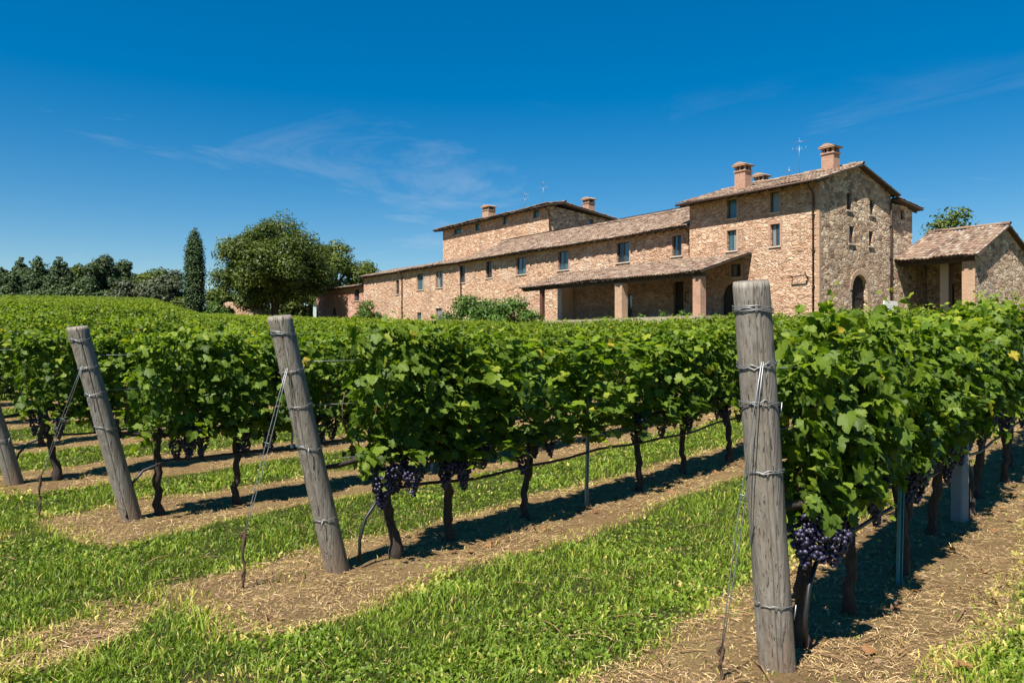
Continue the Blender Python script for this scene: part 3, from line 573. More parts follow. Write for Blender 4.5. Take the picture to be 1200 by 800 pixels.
for d, ri, vi, t, x, y, sx in indiv:
    z = float(H(x, y)); flip = rnd.random() < .5 and vi > 1; rz = ROWANG+(math.pi if flip else 0)+.05*(rnd.random()-.5)
    if ri < 4:
        if vi < 12: lab = f'{ORD[vi]} vine along the row from {ROWDESC[ri]}'; grp = 'grape vines in the front rows'
        else: lab = f'distant vine far along the row from {ROWDESC[ri]}'; grp = f'distant vines of the {ORD[ri]} row'
    else:
        k = min(ri, 11); lab = f'green vine standing in the {ORD[k]} row back from the camera' if ri < 11 else 'green vine in the far rows below the tree line'
        grp = f'vines of the {ORD[k]} row' if ri < 11 else 'vines of the far rows'
    hs = (1.0+.14*(rnd.random()-.5))*(1+.05*sstep(4.5, 8, t)*(ri == 0))
    if ri >= 2: hs *= .97
    if d < 21:
        e = empty('grape_vine', (x, y, z), rz); tag(e, lab, 'grape vine', grp)
        near = d < 10.5
        obj('trunk', TR[(ri*3+vi) % 6], e, ((-.27, -.17)[vi], 0, 0) if vi < 2 and ri < 4 else None)
        if vi == 0: sx = .88
        fi = (ri*2+vi*3) % (7 if near else 6)
        obj('foliage', (NEAR_ME if near else MID_ME)[fi], e, None, None, (sx*(1 if not flip else 1), 1.0+.2*rnd.random(), hs))
        e.children[-1]['kind'] = 'stuff'
        if near and d < 9: obj('cane', CN[vi % 3], e)['kind'] = 'stuff'
        ng = (5 if d < 6.5 else 4) if near else 2
        for q in range(ng):
            gx = rnd.gauss(0, .17); side = (1 if flip else -1) if rnd.random() < .75 else (-1 if flip else 1)
            sc = .95+.4*rnd.random()
            obj('grape_cluster', (GR[q % 3] if near else GRL[q % 2]), e, (gx, side*(.02+.10*rnd.random()), (.66 if near else .68)+.12*rnd.random()), (.2*(rnd.random()-.5), .2*(rnd.random()-.5), rnd.random()*6), (sc, sc, sc))
        for (gx, gy, gz) in {(0, 0): ((-.36, -.10, .68), (-.30, -.17, .66), (-.40, -.02, .66)), (1, 0): ((-.30, -.12, .60), (-.24, -.05, .64), (-.06, -.13, .66)), (1, 1): ((-.25, -.1, .66), (-.12, -.12, .64))}.get((ri, vi), ()):
            obj('grape_cluster', GR[int(abs(gx)*100) % 3], e, (gx, gy, gz), (.1, -.1, gx*20), (1.3, 1.3, 1.15))
        nl = LEAFQ.get((ri, vi), 0)
        if nl:
            r = np.random.default_rng(900+ri*20+vi); P, Nn, D, S, val = canopy(r, nl*3, shell=1.0, drp=0.0)
            camside = (1 if flip else -1); k = np.where(P[:, 1]*camside > .0)[0][:nl]
            Nu = unit(Nn[k]); Du = D[k]-Nu*(D[k]*Nu).sum(1, keepdims=True); Du = unit(Du); B = np.cross(Du, Nu)
            from mathutils import Matrix
            for j in range(len(k)):
                Mx = Matrix(((B[j, 0], Du[j, 0], Nu[j, 0]), (B[j, 1], Du[j, 1], Nu[j, 1]), (B[j, 2], Du[j, 2], Nu[j, 2])))
                p = P[k[j]]; s = float(S[k[j]]*1.12); 
                vI = 0 if val[k[j]] < .42 else (1 if val[k[j]] < .66 else 2)
                obj('leaf', LEAF_ONE[(j % 4)*3+vI], e, (p[0]*sx, p[1]*1.1, p[2]*hs), Mx.to_euler(), (s, s, s))
    else:
        o = obj('grape_vine', FAR_ME[(ri+vi) % 5], None, (x, y, z), (0, 0, rz), (1.02*sx, 1.15, hs)); tag(o, lab, 'grape vine', grp)
# every vine beyond those: one mass
def build_rest():
    Vs = []; Fs = []; vv = []; b = 0; small = [far_canopy(600+i, 240, 1.6) for i in range(5)]
    tiny = [far_canopy(620+i, 130, 2.1) for i in range(5)]
    for d, ri, vi, t, x, y, sx in rest:
        P, Nn, D, S, val = (small if d < 60 else tiny)[(ri+vi*2) % 5]; ca, sa = math.cos(ROWANG), math.sin(ROWANG)
        R = np.array([[ca, sa, 0], [-sa, ca, 0], [0, 0, 1]]); Q = P*np.array([1.06, .95, .97+.06*rnd.random()])
        V, F = place(QUAD, Q@R+np.array([x, y, float(H(x, y))]), Nn@R, D@R, S)
        Vs.append(V); Fs.append(F+b); b += len(V); vv.append(np.repeat(np.clip(val+.08*(rnd.random()-.5), 0, 1), 4))
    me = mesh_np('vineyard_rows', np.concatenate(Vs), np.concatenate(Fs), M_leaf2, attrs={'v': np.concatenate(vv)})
    tag(obj('vineyard_rows', me), 'mass of distant vine rows covering the field up to the trees', 'vineyard', kind='stuff')
build_rest()

# ------------------------------------------------------------------ posts, wires, hoses
def wooden_post(base, top, r, rings, label, seed, cracks=(( -1.4, .012),)):
    bx, by = base; z = float(H(bx, by)); e = empty('wooden_post', (bx, by, z)); tag(e, label, 'post', 'wooden end posts of the vine rows')
    T = np.array([top[0]-bx, top[1]-by, top[2]]); K = 110; n = 26; rg = np.random.default_rng(seed)
    th = np.linspace(0, 2*np.pi, K, endpoint=False); V = []
    ks = np.concatenate([[-.12], np.linspace(0, .985, n-2), [1.0]])
    ph = rg.random(3)*6
    for i, k in enumerate(ks):
        rr = r*(1.05-.04*k)*(1+.018*np.sin(th*2+ph[0]+k*2)+.012*np.sin(th*5+ph[1]+k*5))
        if i == len(ks)-1: rr = rr*.955
        for (ca, dep) in cracks:
            a0 = ca+.25*math.sin(k*3+ph[2])*.35+.22*(k-.5); dd = np.abs((th-a0+np.pi) % (2*np.pi)-np.pi)
            rr = rr-dep*np.clip(1-dd/.075, 0, 1)
        c = T*k; tl = .012*np.cos(th-1.0) if i >= len(ks)-2 else 0
        V.append(np.stack([c[0]+rr*np.cos(th), c[1]+rr*np.sin(th), c[2]+tl+0*th], 1))
    V = np.concatenate(V); n = len(ks); mb = MB(); F = []
    for i in range(n-1):
        for j in range(K): F.append((i*K+j, i*K+(j+1) % K, (i+1)*K+(j+1) % K, (i+1)*K+j))
    mb.add(V, F); mb.add([V[(n-1)*K:].mean(0)], []); c = len(mb.v)-1
    for j in range(K): mb.f.append(((n-1)*K+j, (n-1)*K+(j+1) % K, c)); mb.m.append(0)
    mb.build('shaft', M_post, e, True)
    for hgt, turns in rings:
        k = hgt/T[2]; a = np.linspace(0, 2*np.pi*turns, int(26*turns)); zz = hgt+.010*(a/6.28-turns/2)+.012*np.sin(a+rg.random()*6)+.004*rg.normal(size=len(a))
        kk = zz/T[2]; R = r*(1.05-.04*k)*1.035+.003
        P = np.stack([T[0]*kk+R*np.cos(a+rg.random()*6), T[1]*kk+R*np.sin(a), zz], 1)
        a0 = rg.random()*6; P = np.stack([T[0]*kk+R*np.cos(a+a0), T[1]*kk+R*np.sin(a+a0), zz], 1)
        m2 = MB(); m2.add(*tube(P, .0021, 5)); 
        # a twisted end
        q = P[len(P)//3]; m2.add(*tube([q, q+np.array([.01, -.012, .01]), q+np.array([.005, -.015, -.03]), q+np.array([.0, -.012, -.06])], .003, 5))
        m2.build('wire_wrap', M_wire, e, True)
    return e, T
def lean_top(base, a, h): return (base[0]-U[0]*a, base[1]-U[1]*a, h)
PB = [(1.30, 3.76), (-1.22, 5.37), (-3.34, 6.76), (-5.38, 8.32)]
P1, T1 = wooden_post(PB[0], lean_top(PB[0], .30, 1.87), .083, [(1.735, 3.2), (1.49, 2), (1.30, 2.3), (.98, 1.6), (.33, 1)], 'thick grey upright end post in front of the nearest vines', 1, ((-1.75, .016), (-1.45, .008), (.2, .010)))
P2, T2 = wooden_post(PB[1], lean_top(PB[1], .456, 1.76), .078, [(1.64, 2.2), (1.40, 1.5), (1.17, 1.5), (.88, 1.5), (.38, 1)], 'leaning grey wooden end post in the middle with wire wraps', 2, ((-1.6, .010), (-2.6, .008)))
P3, T3 = wooden_post(PB[2], lean_top(PB[2], .45, 1.70), .080, [(1.60, 2.2), (1.36, 1.5), (1.14, 1.5), (.84, 1.5)], 'thin leaning wooden end post left of the middle one', 3, ((-1.2, .010),))
P4, T4 = wooden_post(PB[3], lean_top(PB[3], .45, 1.72), .082, [(.85, 1.5), (.5, 1)], 'leaning wooden end post cut by the left picture edge', 4, ((-1.2, .010),))
def guy(name_label, p_top, anchor, anchor_h, anch_label, sep=.012, fat=.0026):
    ax, ay = anchor; az = float(GZ(ax, ay)); A = np.array([ax, ay, az+anchor_h])
    mb = MB(); p = np.array(p_top)
    for s in (-1, 1):
        L = np.linspace(0, 1, 7)[:, None]; off = np.array([sep, 0, 0])*s*np.sin(np.linspace(.35, 3.0, 7))[:, None]
        mb.add(*tube(p+(A-p)*L+off, fat, 5))
    q = p+(A-p)*.45
    mb.add(*tube([q+np.array([-.02, 0, .01]), q+np.array([.022, -.004, 0]), q+np.array([-.02, 0, -.012]), q+np.array([.02, -.003, -.02])], .003, 5))
    tag(mb.build('guy_wire', M_wire, None, True), name_label, 'wire', 'guy wires of the end posts')
    m2 = MB(); z = np.linspace(-.1, anchor_h+.05, 14); a = np.linspace(0, 14, 14)
    m2.add(*tube(np.stack([.006*np.cos(a), .006*np.sin(a), z], 1), .009, 7, .25, 3))
    m2.add(*tube(np.stack([.010*np.cos(a+2)+.002*z, .010*np.sin(a+2), anchor_h*.35+z*.66], 1), .006, 6, .2, 4))
    hp = np.linspace(0, 6.3, 12); m2.add(*tube(np.stack([.016*np.cos(hp), 0*hp, anchor_h+.02+.022*np.sin(hp)], 1), .006, 6))
    o = m2.build('anchor_stake', M_rust, None, True, (ax, ay, az)); tag(o, anch_label, 'stake', 'ground anchors of the guy wires')
def on_post(base, T, h): k = h/T[2]; return (base[0]+T[0]*k, base[1]+T[1]*k-.09, float(H(*base))+h)
guy('pair of thin steel guy wires beside the thick upright post', on_post(PB[0], T1, 1.50), (.985, 3.62), .13, 'short dark rusty ground anchor beside the thick upright post')
guy('steel guy wires from the leaning middle post down to its stake', on_post(PB[1], T2, 1.42), (-1.72, 4.92), .33, 'twisted rusty stake standing in the bare soil patch')
guy('steel guy wires of the thin leaning post at left', on_post(PB[2], T3, 1.37), (-4.15, 6.75), .34, 'rusty anchor stake in grass left of the thin leaning post')

def along(ri, t0, t1, step, hf, yoff=0.0):
    P = []
    for t in np.arange(t0, t1, step):
        x, y = to_xy(t, ROWS[ri]+yoff); P.append((x, y, float(H(x, y))+hf(t)))
    return np.array(P)
HOSE_LAB = ['black drip hose running under the vines behind the upright post', 'black drip hose looping from the leaning middle post', 'dark drip hose along the row of the thin leaning post', 'dark drip hose under the row at the left picture edge']
for ri in range(4):
    t0 = [4.0, 3.42, 2.85, 2.7][ri]
    sag = lambda t: .50+.018*math.sin(t*2.1+ri)+.01*math.sin(t*5.3)
    P = along(ri, t0+.25, 24 if ri < 3 else 18, .25, sag, -.05)
    x, y = to_xy(t0-.12, ROWS[ri]-.05); z = float(H(x, y)); x2, y2 = to_xy(t0+.02, ROWS[ri]-.05)
    P = np.concatenate([[(x, y, z+.05), (x, y, z+.2), ((x*2+x2)/3, (y*2+y2)/3, z+.34), (x2, y2, z+.44)], P])
    mb = MB(); mb.add(*tube(P, .0125, 7)); tag(mb.build('drip_hose', M_hose, None, True), HOSE_LAB[ri], 'hose', 'drip hoses under the vines')
    for hi, hgt in enumerate((.78, 1.16, 1.46)):
        b = PB[ri]; T = (T1, T2, T3, T4)[ri]; k = hgt/T[2]; s0 = [(b[0]+T[0]*k, b[1]+T[1]*k, float(H(*b))+hgt)]
        P = np.concatenate([s0, along(ri, t0, 27, 1.0, lambda t: hgt)]); mb = MB(); mb.add(*tube(P, .0018, 4))
        tag(mb.build('trellis_wire', M_wire, None, True), f"{('lower', 'middle', 'upper')[hi]} trellis wire of the row from {ROWDESC[ri]}", 'wire', 'trellis wires')
def stake(t, ri, label, kind):
    x, y = to_xy(t, ROWS[ri]-(.09 if kind == 'teal' else .03)); z = float(GZ(x, y)); mb = MB()
    if kind == 'concrete':
        w = .052
        pts = [(-w, -w*.8, -.1), (w, -w*.8, -.1), (w, w*.8, -.1), (-w, w*.8, -.1)]; q = .012
        oc = [(-w+q, -w), (w-q, -w), (w, -w+q), (w, w-q), (w-q, w), (-w+q, w), (-w, w-q), (-w, -w+q)]
        mb.prism([(a, b, -.1) for a, b in oc], (0, 0, 1.5)); m = M_concrete
        e = obj('trellis_post', mb.mesh('trellis_post', m), None, (x, y, z), (.03, -.04, .5))
    else:
        # thin folded steel profile with hooks
        a = .015; b = .003
        mb.box(-a, a, -b, b, -.1, 1.45); mb.box(-a, -a+.006, -.022, -b, -.1, 1.45); mb.box(a-.006, a, -.022, -b, -.1, 1.45)
        for h in np.arange(.5, 1.4, .18): mb.box(-a-.010, -a, -.006, .004, h, h+.012)
        m = M_teal if kind == 'teal' else M_stake
        e = obj('trellis_stake', mb.mesh('trellis_stake', m), None, (x, y, z), (.01, .02, .3))
    tag(e, label, 'stake', 'intermediate trellis supports')
stake(5.32, 0, 'teal metal stake under the nearest vines, short of the pale post', 'teal')
stake(7.30, 0, 'pale square concrete post among the nearest vines', 'concrete')
stake(5.99, 1, 'grey metal stake among trunks of the middle row', 'steel')
stake(12.0, 0, 'grey metal stake far along the nearest row', 'steel')
stake(11.2, 1, 'grey metal stake far along the middle row', 'steel')
stake(6.3, 2, 'grey metal stake in the row of the thin leaning post', 'steel')
stake(6.0, 3, 'grey metal stake in the row at left picture edge', 'steel')

# fallen dead leaves under the front row
for i in range(46):
    t = 3.6+5.5*rnd.random(); n = ROWS[0]-.35-.5*rnd.random()+.4*rnd.random() if i % 2 else ROWS[1]-.4*rnd.random()
    x, y = to_xy(t, n)
    if i == 0: DL = [mesh_np('dead_leaf', tt[0]*np.array([1, 1, 1.8]), tt[1], M_dryl, attrs={'v': np.full(len(tt[0]), q)}, smooth=True) for tt, q in zip(LEAF_T, (.2, .5, .7, .9))]
    s = .04+.035*rnd.random(); o = obj('fallen_leaf', DL[i % 4], None, (x, y, float(GZ(x, y))+.022), (.5*rnd.random(), .5*rnd.random(), 6*rnd.random()), (s, s, s))
    tag(o, 'curled brown dead leaf lying on the straw under the vines', 'leaf', 'fallen leaves under the vines')

# ------------------------------------------------------------------ farmhouse (local frame: x along the front to the right, y to the back, z up)
BROT = math.atan2(BX[1], BX[0])
def building(name, label, cat='building', group='stone farm buildings'):
    e = empty(name, (B0[0], B0[1], BZ), BROT); return tag(e, label, cat, group)
def wall(mb, o, du, L, z0, z1, ops, nrm, depth=.26, m=0):
    """outer skin with openings; ops = (u0,u1,za,zb,arch)"""
    o = np.array(o, float); du = np.array(du, float); nr = np.array(nrm, float)
    us = sorted({0, L, *[a for p in ops for a in p[:2]]}); zs = sorted({z0, z1, *[a for p in ops for a in p[2:4]]})
    pt = lambda u, z, d=0.0: tuple(o+du*u+np.array([0, 0, z])-nr*d)
    for i in range(len(us)-1):
        for j in range(len(zs)-1):
            cu, cz = (us[i]+us[i+1])/2, (zs[j]+zs[j+1])/2
            if any(p[0] < cu < p[1] and p[2] < cz < p[3] for p in ops): continue
            mb.poly([pt(us[i], zs[j]), pt(us[i+1], zs[j]), pt(us[i+1], zs[j+1]), pt(us[i], zs[j+1])], m)
    for p in ops:
        u0, u1, za, zb = p[:4]; loop = [(u0, za), (u1, za)]
        if len(p) > 4 and p[4]:
            r = (u1-u0)/2; c = (u0+u1)/2; rise = min(r*1.15, zb-za-.2)
            arc = [(c+r*math.cos(a), zb-rise+rise*math.sin(a)) for a in np.linspace(0, math.pi, 13)]
            loop += arc
            for i in range(6): mb.poly([pt(u1, zb), pt(*arc[i+1]), pt(*arc[i])], m)
            for i in range(6, 12): mb.poly([pt(u0, zb), pt(*arc[i+1]), pt(*arc[i])], m)
            mb.poly([pt(u1, zb), pt(u0, zb), pt(*arc[6])], m)
        else: loop += [(u1, zb), (u0, zb)]
        for i in range(len(loop)):
            a, b = loop[i], loop[(i+1) % len(loop)]
            mb.poly([pt(*a), pt(*b), pt(*b, depth), pt(*a, depth)], m)
def frame_box(o, du, nr, u0, u1, d0, d1, z0, z1, mb, m=0):
    o = np.array(o, float); du = np.array(du, float); nr = np.array(nr, float)
    q = [o+du*u+nr*d for u, d in ((u0, d0), (u1, d0), (u1, d1), (u0, d1))]
    mb.prism([(*p[:2], p[2]+z0) for p in q], (0, 0, z1-z0), m)
def window(par, o, du, nr, p, surround=True, sill=True, single=False, shut=False):
    """frame set back in the opening, with panes, sill and a brick lintel"""
    u0, u1, z0, z1 = p[:4]; w = u1-u0; t = min(.065, w*.13); mb = MB(); D = -.15
    frame_box(o, du, nr, u0+.004, u0+t, D-.05, D, z0+.004, z1-.004, mb); frame_box(o, du, nr, u1-t, u1-.004, D-.05, D, z0+.004, z1-.004, mb)
    frame_box(o, du, nr, u0+t, u1-t, D-.05, D, z0+.004, z0+t, mb); frame_box(o, du, nr, u0+t, u1-t, D-.05, D, z1-t, z1-.004, mb)
    if not single: frame_box(o, du, nr, (u0+u1)/2-t*.6, (u0+u1)/2+t*.6, D-.05, D+.004, z0+t, z1-t, mb)
    f = mb.build('window', M_frame, par)
    cuts = [(u0+t, u1-t)] if single else [(u0+t, (u0+u1)/2-t*.6), ((u0+u1)/2+t*.6, u1-t)]
    for a, b in cuts:
        m2 = MB(); frame_box(o, du, nr, a, b, D-.035, D-.02, z0+t, z1-t, m2); m2.build('pane', M_panes[(int(abs(u0)*7)+(a > u0+.2)*2) % 5], f)
    if sill:
        m3 = MB(); frame_box(o, du, nr, u0-.10, u1+.10, -.20, .07, z0-.085, z0-.003, m3); m3.build('sill', M_sill, f)
    if surround:
        m4 = MB(); frame_box(o, du, nr, u0-.13, u1+.13, -.05, .022, z1+.003, z1+.19, m4)
        for a, b in ((u0-.14, u0-.003), (u1+.003, u1+.14)): frame_box(o, du, nr, a, b, -.05, .016, z0+.002, z1, m4)
        m4.build('surround', M_brick if surround == 2 else M_brick2, f)
    return f
def door(par, o, du, nr, p, material=None, arch=False, name='door'):
    u0, u1, z0, z1 = p[:4]; mb = MB(); n = max(3, int((u1-u0)/.16)); w = (u1-u0)/n
    for i in range(n): frame_box(o, du, nr, u0+i*w+.004, u0+(i+1)*w-.004, -.26, -.20-.006*(i % 2), z0, z1, mb)
    for z in (z0+.35, (z0+z1)/2, z1-.4): frame_box(o, du, nr, u0+.02, u1-.02, -.197, -.175, z, z+.12, mb)
    d = mb.build(name, material or M_dark, par)
    m2 = MB(); frame_box(o, du, nr, u1-.16, u1-.12, -.175, -.10, (z0+z1)/2-.06, (z0+z1)/2+.06, m2); m2.build('handle', M_rust, d); return d
def tiles(o, du, dv, L, R, seed, wave=.23, course=.40):
    """rows of barrel tiles on the plane o + du*u + dv*v; du, dv unit vectors"""
    r = np.random.default_rng(seed); o = np.array(o, float); du = np.array(du, float); dv = np.array(dv, float); nn = np.cross(du, dv); nn /= np.linalg.norm(nn)
    if nn[2] < 0: nn = -nn
    nw = max(2, int(round(L/wave))); wave = L/nw; nc = max(2, int(round(R/course))); course = R/nc; S = 5; Vs = []; Fs = []; vals = []; b = 0
    us = np.arange(nw*S+1)/S*wave; hw = .055*np.abs(np.sin(np.pi*us/wave))**.75+.012
    tid = np.minimum((np.arange(nw*S)//S), nw-1); sag = .035*np.sin(us/L*9+seed)+.02*np.sin(us/L*23+seed)
    for c in range(nc):
        jl = (.016*r.normal(size=nw)).clip(-.03, .03)[np.minimum(np.arange(nw*S+1)//S, nw-1)]; js = (.03*r.normal(size=nw))[np.minimum(np.arange(nw*S+1)//S, nw-1)]
        A = o+du*us[:, None]+dv*(c*course-.05+js)[:, None]+nn*(hw+.035+jl+sag)[:, None]
        B_ = o+du*us[:, None]+dv*((c+1)*course)+nn*(hw+sag)[:, None]
        C = o+du*us[:, None]+dv*(c*course-.05+js)[:, None]+nn*(hw*.55+.0+sag)[:, None]
        n = len(us); Vs += [C, A, B_]; i = np.arange(n-1)
        Fs.append(b+np.stack([i, i+1, n+i+1, n+i], 1)); Fs.append(b+np.stack([n+i, n+i+1, 2*n+i+1, 2*n+i], 1)); b += 3*n
        val = r.random(nw)[tid]; vals += [val, val]
    me = mesh_np('roof_tiles', np.concatenate(Vs), np.concatenate(Fs), M_tiles, attrs={'v': np.concatenate(vals)}); return me
def roof_slope(par, o, du, dv, L, R, seed, th=.10, name='roof', rafters=True):
    """timber slab with tiles above and rafters below"""
    o = np.array(o, float); du = np.array(du, float)/np.linalg.norm(du); dv = np.array(dv, float)/np.linalg.norm(dv); nn = np.cross(du, dv); nn = nn/np.linalg.norm(nn)*(1 if np.cross(du, dv)[2] > 0 else -1)
    mb = MB(); mb.prism([tuple(o-nn*th), tuple(o+du*L-nn*th), tuple(o+du*L+dv*R-nn*th), tuple(o+dv*R-nn*th)], tuple(nn*th))
    if rafters:
        for u in np.arange(.25, L, .75):
            p = o+du*u-nn*(th+.12); mb.prism([tuple(p+dv*.03), tuple(p+du*.10+dv*.03), tuple(p+du*.10+dv*1.3), tuple(p+dv*1.3)], tuple(nn*.118))
    s = mb.build(name, M_beam, par); t = obj('roof_tiles', tiles(o+nn*.004, du, dv, L, R, seed), s); t['kind'] = 'stuff'; return s
def ridge_tiles(par, a, b, seed):
    a = np.array(a, float); b = np.array(b, float); L = np.linalg.norm(b-a); n = int(L/.42); d = (b-a)/L; side = np.cross(d, [0, 0, 1]); side /= np.linalg.norm(side); r = np.random.default_rng(seed); Vs = []; Fs = []; vals = []; k = 7
    th = np.linspace(-.25, math.pi+.25, k)
    for i in range(n):
        w = .15+.01*r.normal(); j = .012*r.normal(); 
        for q, s in ((0, 1.08), (1, .95)):
            c = a+d*((i+q)*L/n+(.03 if q else 0)); Vs.append(c+side*(np.cos(th)*w*s)[:, None]+np.array([0, 0, 1])*(np.sin(th)*w*s*.8+j)[:, None])
        i0 = np.arange(k-1)+i*2*k; Fs.append(np.stack([i0, i0+1, i0+k+1, i0+k], 1)); vals.append(np.full(k-1, r.random()))
    t = obj('ridge_tiles', mesh_np('ridge_tiles', np.concatenate(Vs), np.concatenate(Fs), M_tiles, attrs={'v': np.concatenate(vals)}), par); t['kind'] = 'stuff'
def chimney(par, x, y, z0, z1, w, d, material):
    mb = MB(); mb.box(x-w/2, x+w/2, y-d/2, y+d/2, z0, z1-.55)
    mb.box(x-w/2-.06, x+w/2+.06, y-d/2-.06, y+d/2+.06, z1-.55, z1-.47)
    for sx in (-1, 0, 1):
        for sy in (-1, 1): mb.box(x+sx*(w/2-.06)-.055, x+sx*(w/2-.06)+.055, y+sy*(d/2-.06)-.055, y+sy*(d/2-.06)+.055, z1-.47, z1-.20)
    mb.box(x-w/2+.12, x+w/2-.12, y-d/2+.14, y+d/2-.14, z1-.47, z1-.22, 1)
    c = mb.build('chimney', [material, M_dark], par)
    m2 = MB(); m2.box(x-w/2-.13, x+w/2+.13, y-d/2-.13, y+d/2+.13, z1-.20, z1-.13)
    m2.prism([(x-w/2-.15, y-d/2-.15, z1-.13), (x+w/2+.15, y-d/2-.15, z1-.13), (x+w/2*.3, y-d/2-.15, z1+.05), (x-w/2*.3, y-d/2-.15, z1+.05)], (0, d+.3, 0))
    o = m2.build('chimney_cap', M_brick2, c)
    for i in range(5):
        for j in range(2):
            m2 = None
    return c
def pipe(par, pts, r=.05):
    mb = MB(); mb.add(*tube(pts, r, 8)); p = mb.build('downpipe', M_pipe, par, True); 
    m2 = MB()
    for z in np.arange(pts[-1][2]+.8, max(q[2] for q in pts)-.6, 2.0): m2.box(pts[-1][0]-r*1.5, pts[-1][0]+r*1.5, pts[-1][1]-r*1.5, pts[-1][1]+r*1.5, z, z+.05)
    if m2.v: m2.build('bracket', M_pipe, p)
    return p
X1 = (1, 0, 0); Y1 = (0, 1, 0); FR = (0, -1, 0); RT = (1, 0, 0)

# ---- main three storey block
TW = building('main_house', 'tall three storey stone block with gable end and chimneys', group=None)
W0 = -9.37; D0 = 7.7; EZ = 7.60; SL = .31; RY = 3.9
o = (W0, 0, 0); wx = lambda a, b: (a-W0, b-W0)
ops = [(*wx(-6.34, -5.60), 6.16, 7.36), (*wx(-3.19, -2.58), 6.12, 7.34), (*wx(-6.34, -5.62), 4.15, 5.42), (*wx(-3.17, -2.53), 4.12, 5.42), (*wx(-6.05, -5.30), 2.50, 3.30), (*wx(-6.75, -5.15), -.2, 2.15, True)]
mb = MB(); wall(mb, o, X1, -W0, -1.5, EZ, ops, FR); mb.build('wall', M_stone, TW)
for i, p in enumerate(ops[:5]): window(TW, o, X1, FR, p, 2 if i in (1, 3) else True, True, i < 2)
door(TW, o, X1, FR, ops[5])
og = (0, 0, 0); gops = [(2.80, 3.30, 6.15, 7.15), (5.27, 5.82, 6.10, 7.02), (3.05, 3.58, 4.22, 5.25), (5.20, 5.66, 4.22, 5.12), (3.35, 4.98, -.3, 2.45, True)]
mb = MB(); wall(mb, og, Y1, D0, -1.5, EZ-.001, gops, RT)
mb.poly([(0, 0, EZ-.001), (0, D0, EZ-.001), (0, RY, EZ+SL*RY)]); mb.build('gable_wall', M_stone2, TW)
for p in gops[:4]: window(TW, og, Y1, RT, p, False, True, True)
door(TW, og, Y1, RT, gops[4])
mb = MB()
for i in range(13):   # stone arch ring
    a0, a1 = math.pi*i/13+.01, math.pi*(i+1)/13-.01; c = 4.165; r0, r1 = .82, 1.06; zc = 2.45-.935
    mb.prism([(-.1, c+r0*math.cos(a0), zc+1.15*r0*math.sin(a0)), (-.1, c+r1*math.cos(a0), zc+1.15*r1*math.sin(a0)), (-.1, c+r1*math.cos(a1), zc+1.15*r1*math.sin(a1)), (-.1, c+r0*math.cos(a1), zc+1.15*r0*math.sin(a1))], (.135, 0, 0))
mb.box(-.1, .03, 4.99, 5.30, -1.5, 1.50); mb.build('door_arch', M_brick2, TW)
mb = MB()
mb.poly([(W0, D0, -1.5), (W0, 0, -1.5), (W0, 0, EZ), (W0, RY, EZ+SL*RY), (W0, D0, EZ)]); mb.poly([(0, D0, -1.5), (W0, D0, -1.5), (W0, D0, EZ), (0, D0, EZ)]); mb.build('rear_wall', M_stone, TW)
mb = MB()   # dressed corner stones
for i in range(26):
    l = .27 if i % 2 else .17; z = -1.4+i*.345; mb.box(-l, .016, -.016, .44-l, z, z+.335)
mb.build('quoins', M_brick2, TW)
tz = lambda y: EZ+SL*min(y, 2*RY-y)+.10
rs = roof_slope(TW, (W0-.45, -.80, tz(-.80)), X1, (0, 1, SL), -W0+.85, (RY+.80)*math.hypot(1, SL), 1)
roof_slope(TW, (W0-.45, D0+.5, tz(D0+.5)), X1, (0, -1, SL), -W0+.85, (D0+.5-RY)*math.hypot(1, SL), 2)
ridge_tiles(rs, (W0-.45, RY, tz(RY)+.06), (.40, RY, tz(RY)+.06), 3)
mb = MB(); mb.add(*tube([(W0-.42, -.86, EZ-.20), (.38, -.86, EZ-.20)], .075, 8)); mb.build('gutter', M_pipe, TW, True)
chimney(rs, -6.65, 2.0, 8.0, 9.95, .82, .66, M_brick); chimney(rs, -1.15, 3.0, 8.3, 10.15, .78, .66, M_brick); chimney(rs, -7.6, 5.2, 8.2, 9.85, .78, .6, M_brick2)
pipe(TW, [(-.30, -.80, EZ-.22), (-.32, -.40, EZ-.5), (-.32, -.09, EZ-.75), (-.32, -.09, -1.2)], .052)
pipe(TW, [(.06, D0+.3, EZ-.1), (.07, D0-.05, EZ-.5), (.07, D0-.1, -1.2)], .05)
mb = MB(); mb.add(*tube([(-1.65, -.05, 2.17), (-1.65, -.28, 2.19), (-.62, -.30, 2.25)], .035, 6)); mb.add(*tube([(-.68, -.02, 2.05), (-.68, -.3, 2.3), (-.68, -.32, 2.45)], .04, 6)); mb.build('wall_bracket', M_pipe, TW, True)
# annex behind the gable
mb = MB(); aops = [(9.20-D0, 9.70-D0, 6.2, 6.9, True)]; wall(mb, (-.15, D0+.01, 0), Y1, 2.95, -1.5, 7.1, aops, RT); mb.poly([(-.15, D0+2.96, -1.5), (-5, D0+2.96, -1.5), (-5, D0+2.96, 7.3), (-.15, D0+2.96, 7.3)]); mb.build('annex_wall', M_stone2, TW)
window(TW, (-.15, D0+.01, 0), Y1, RT, aops[0], False, False, True)
roof_slope(TW, (-5, D0+3.65, 7.02), X1, (0, -1, .12), 5.25, 3.2, 4)

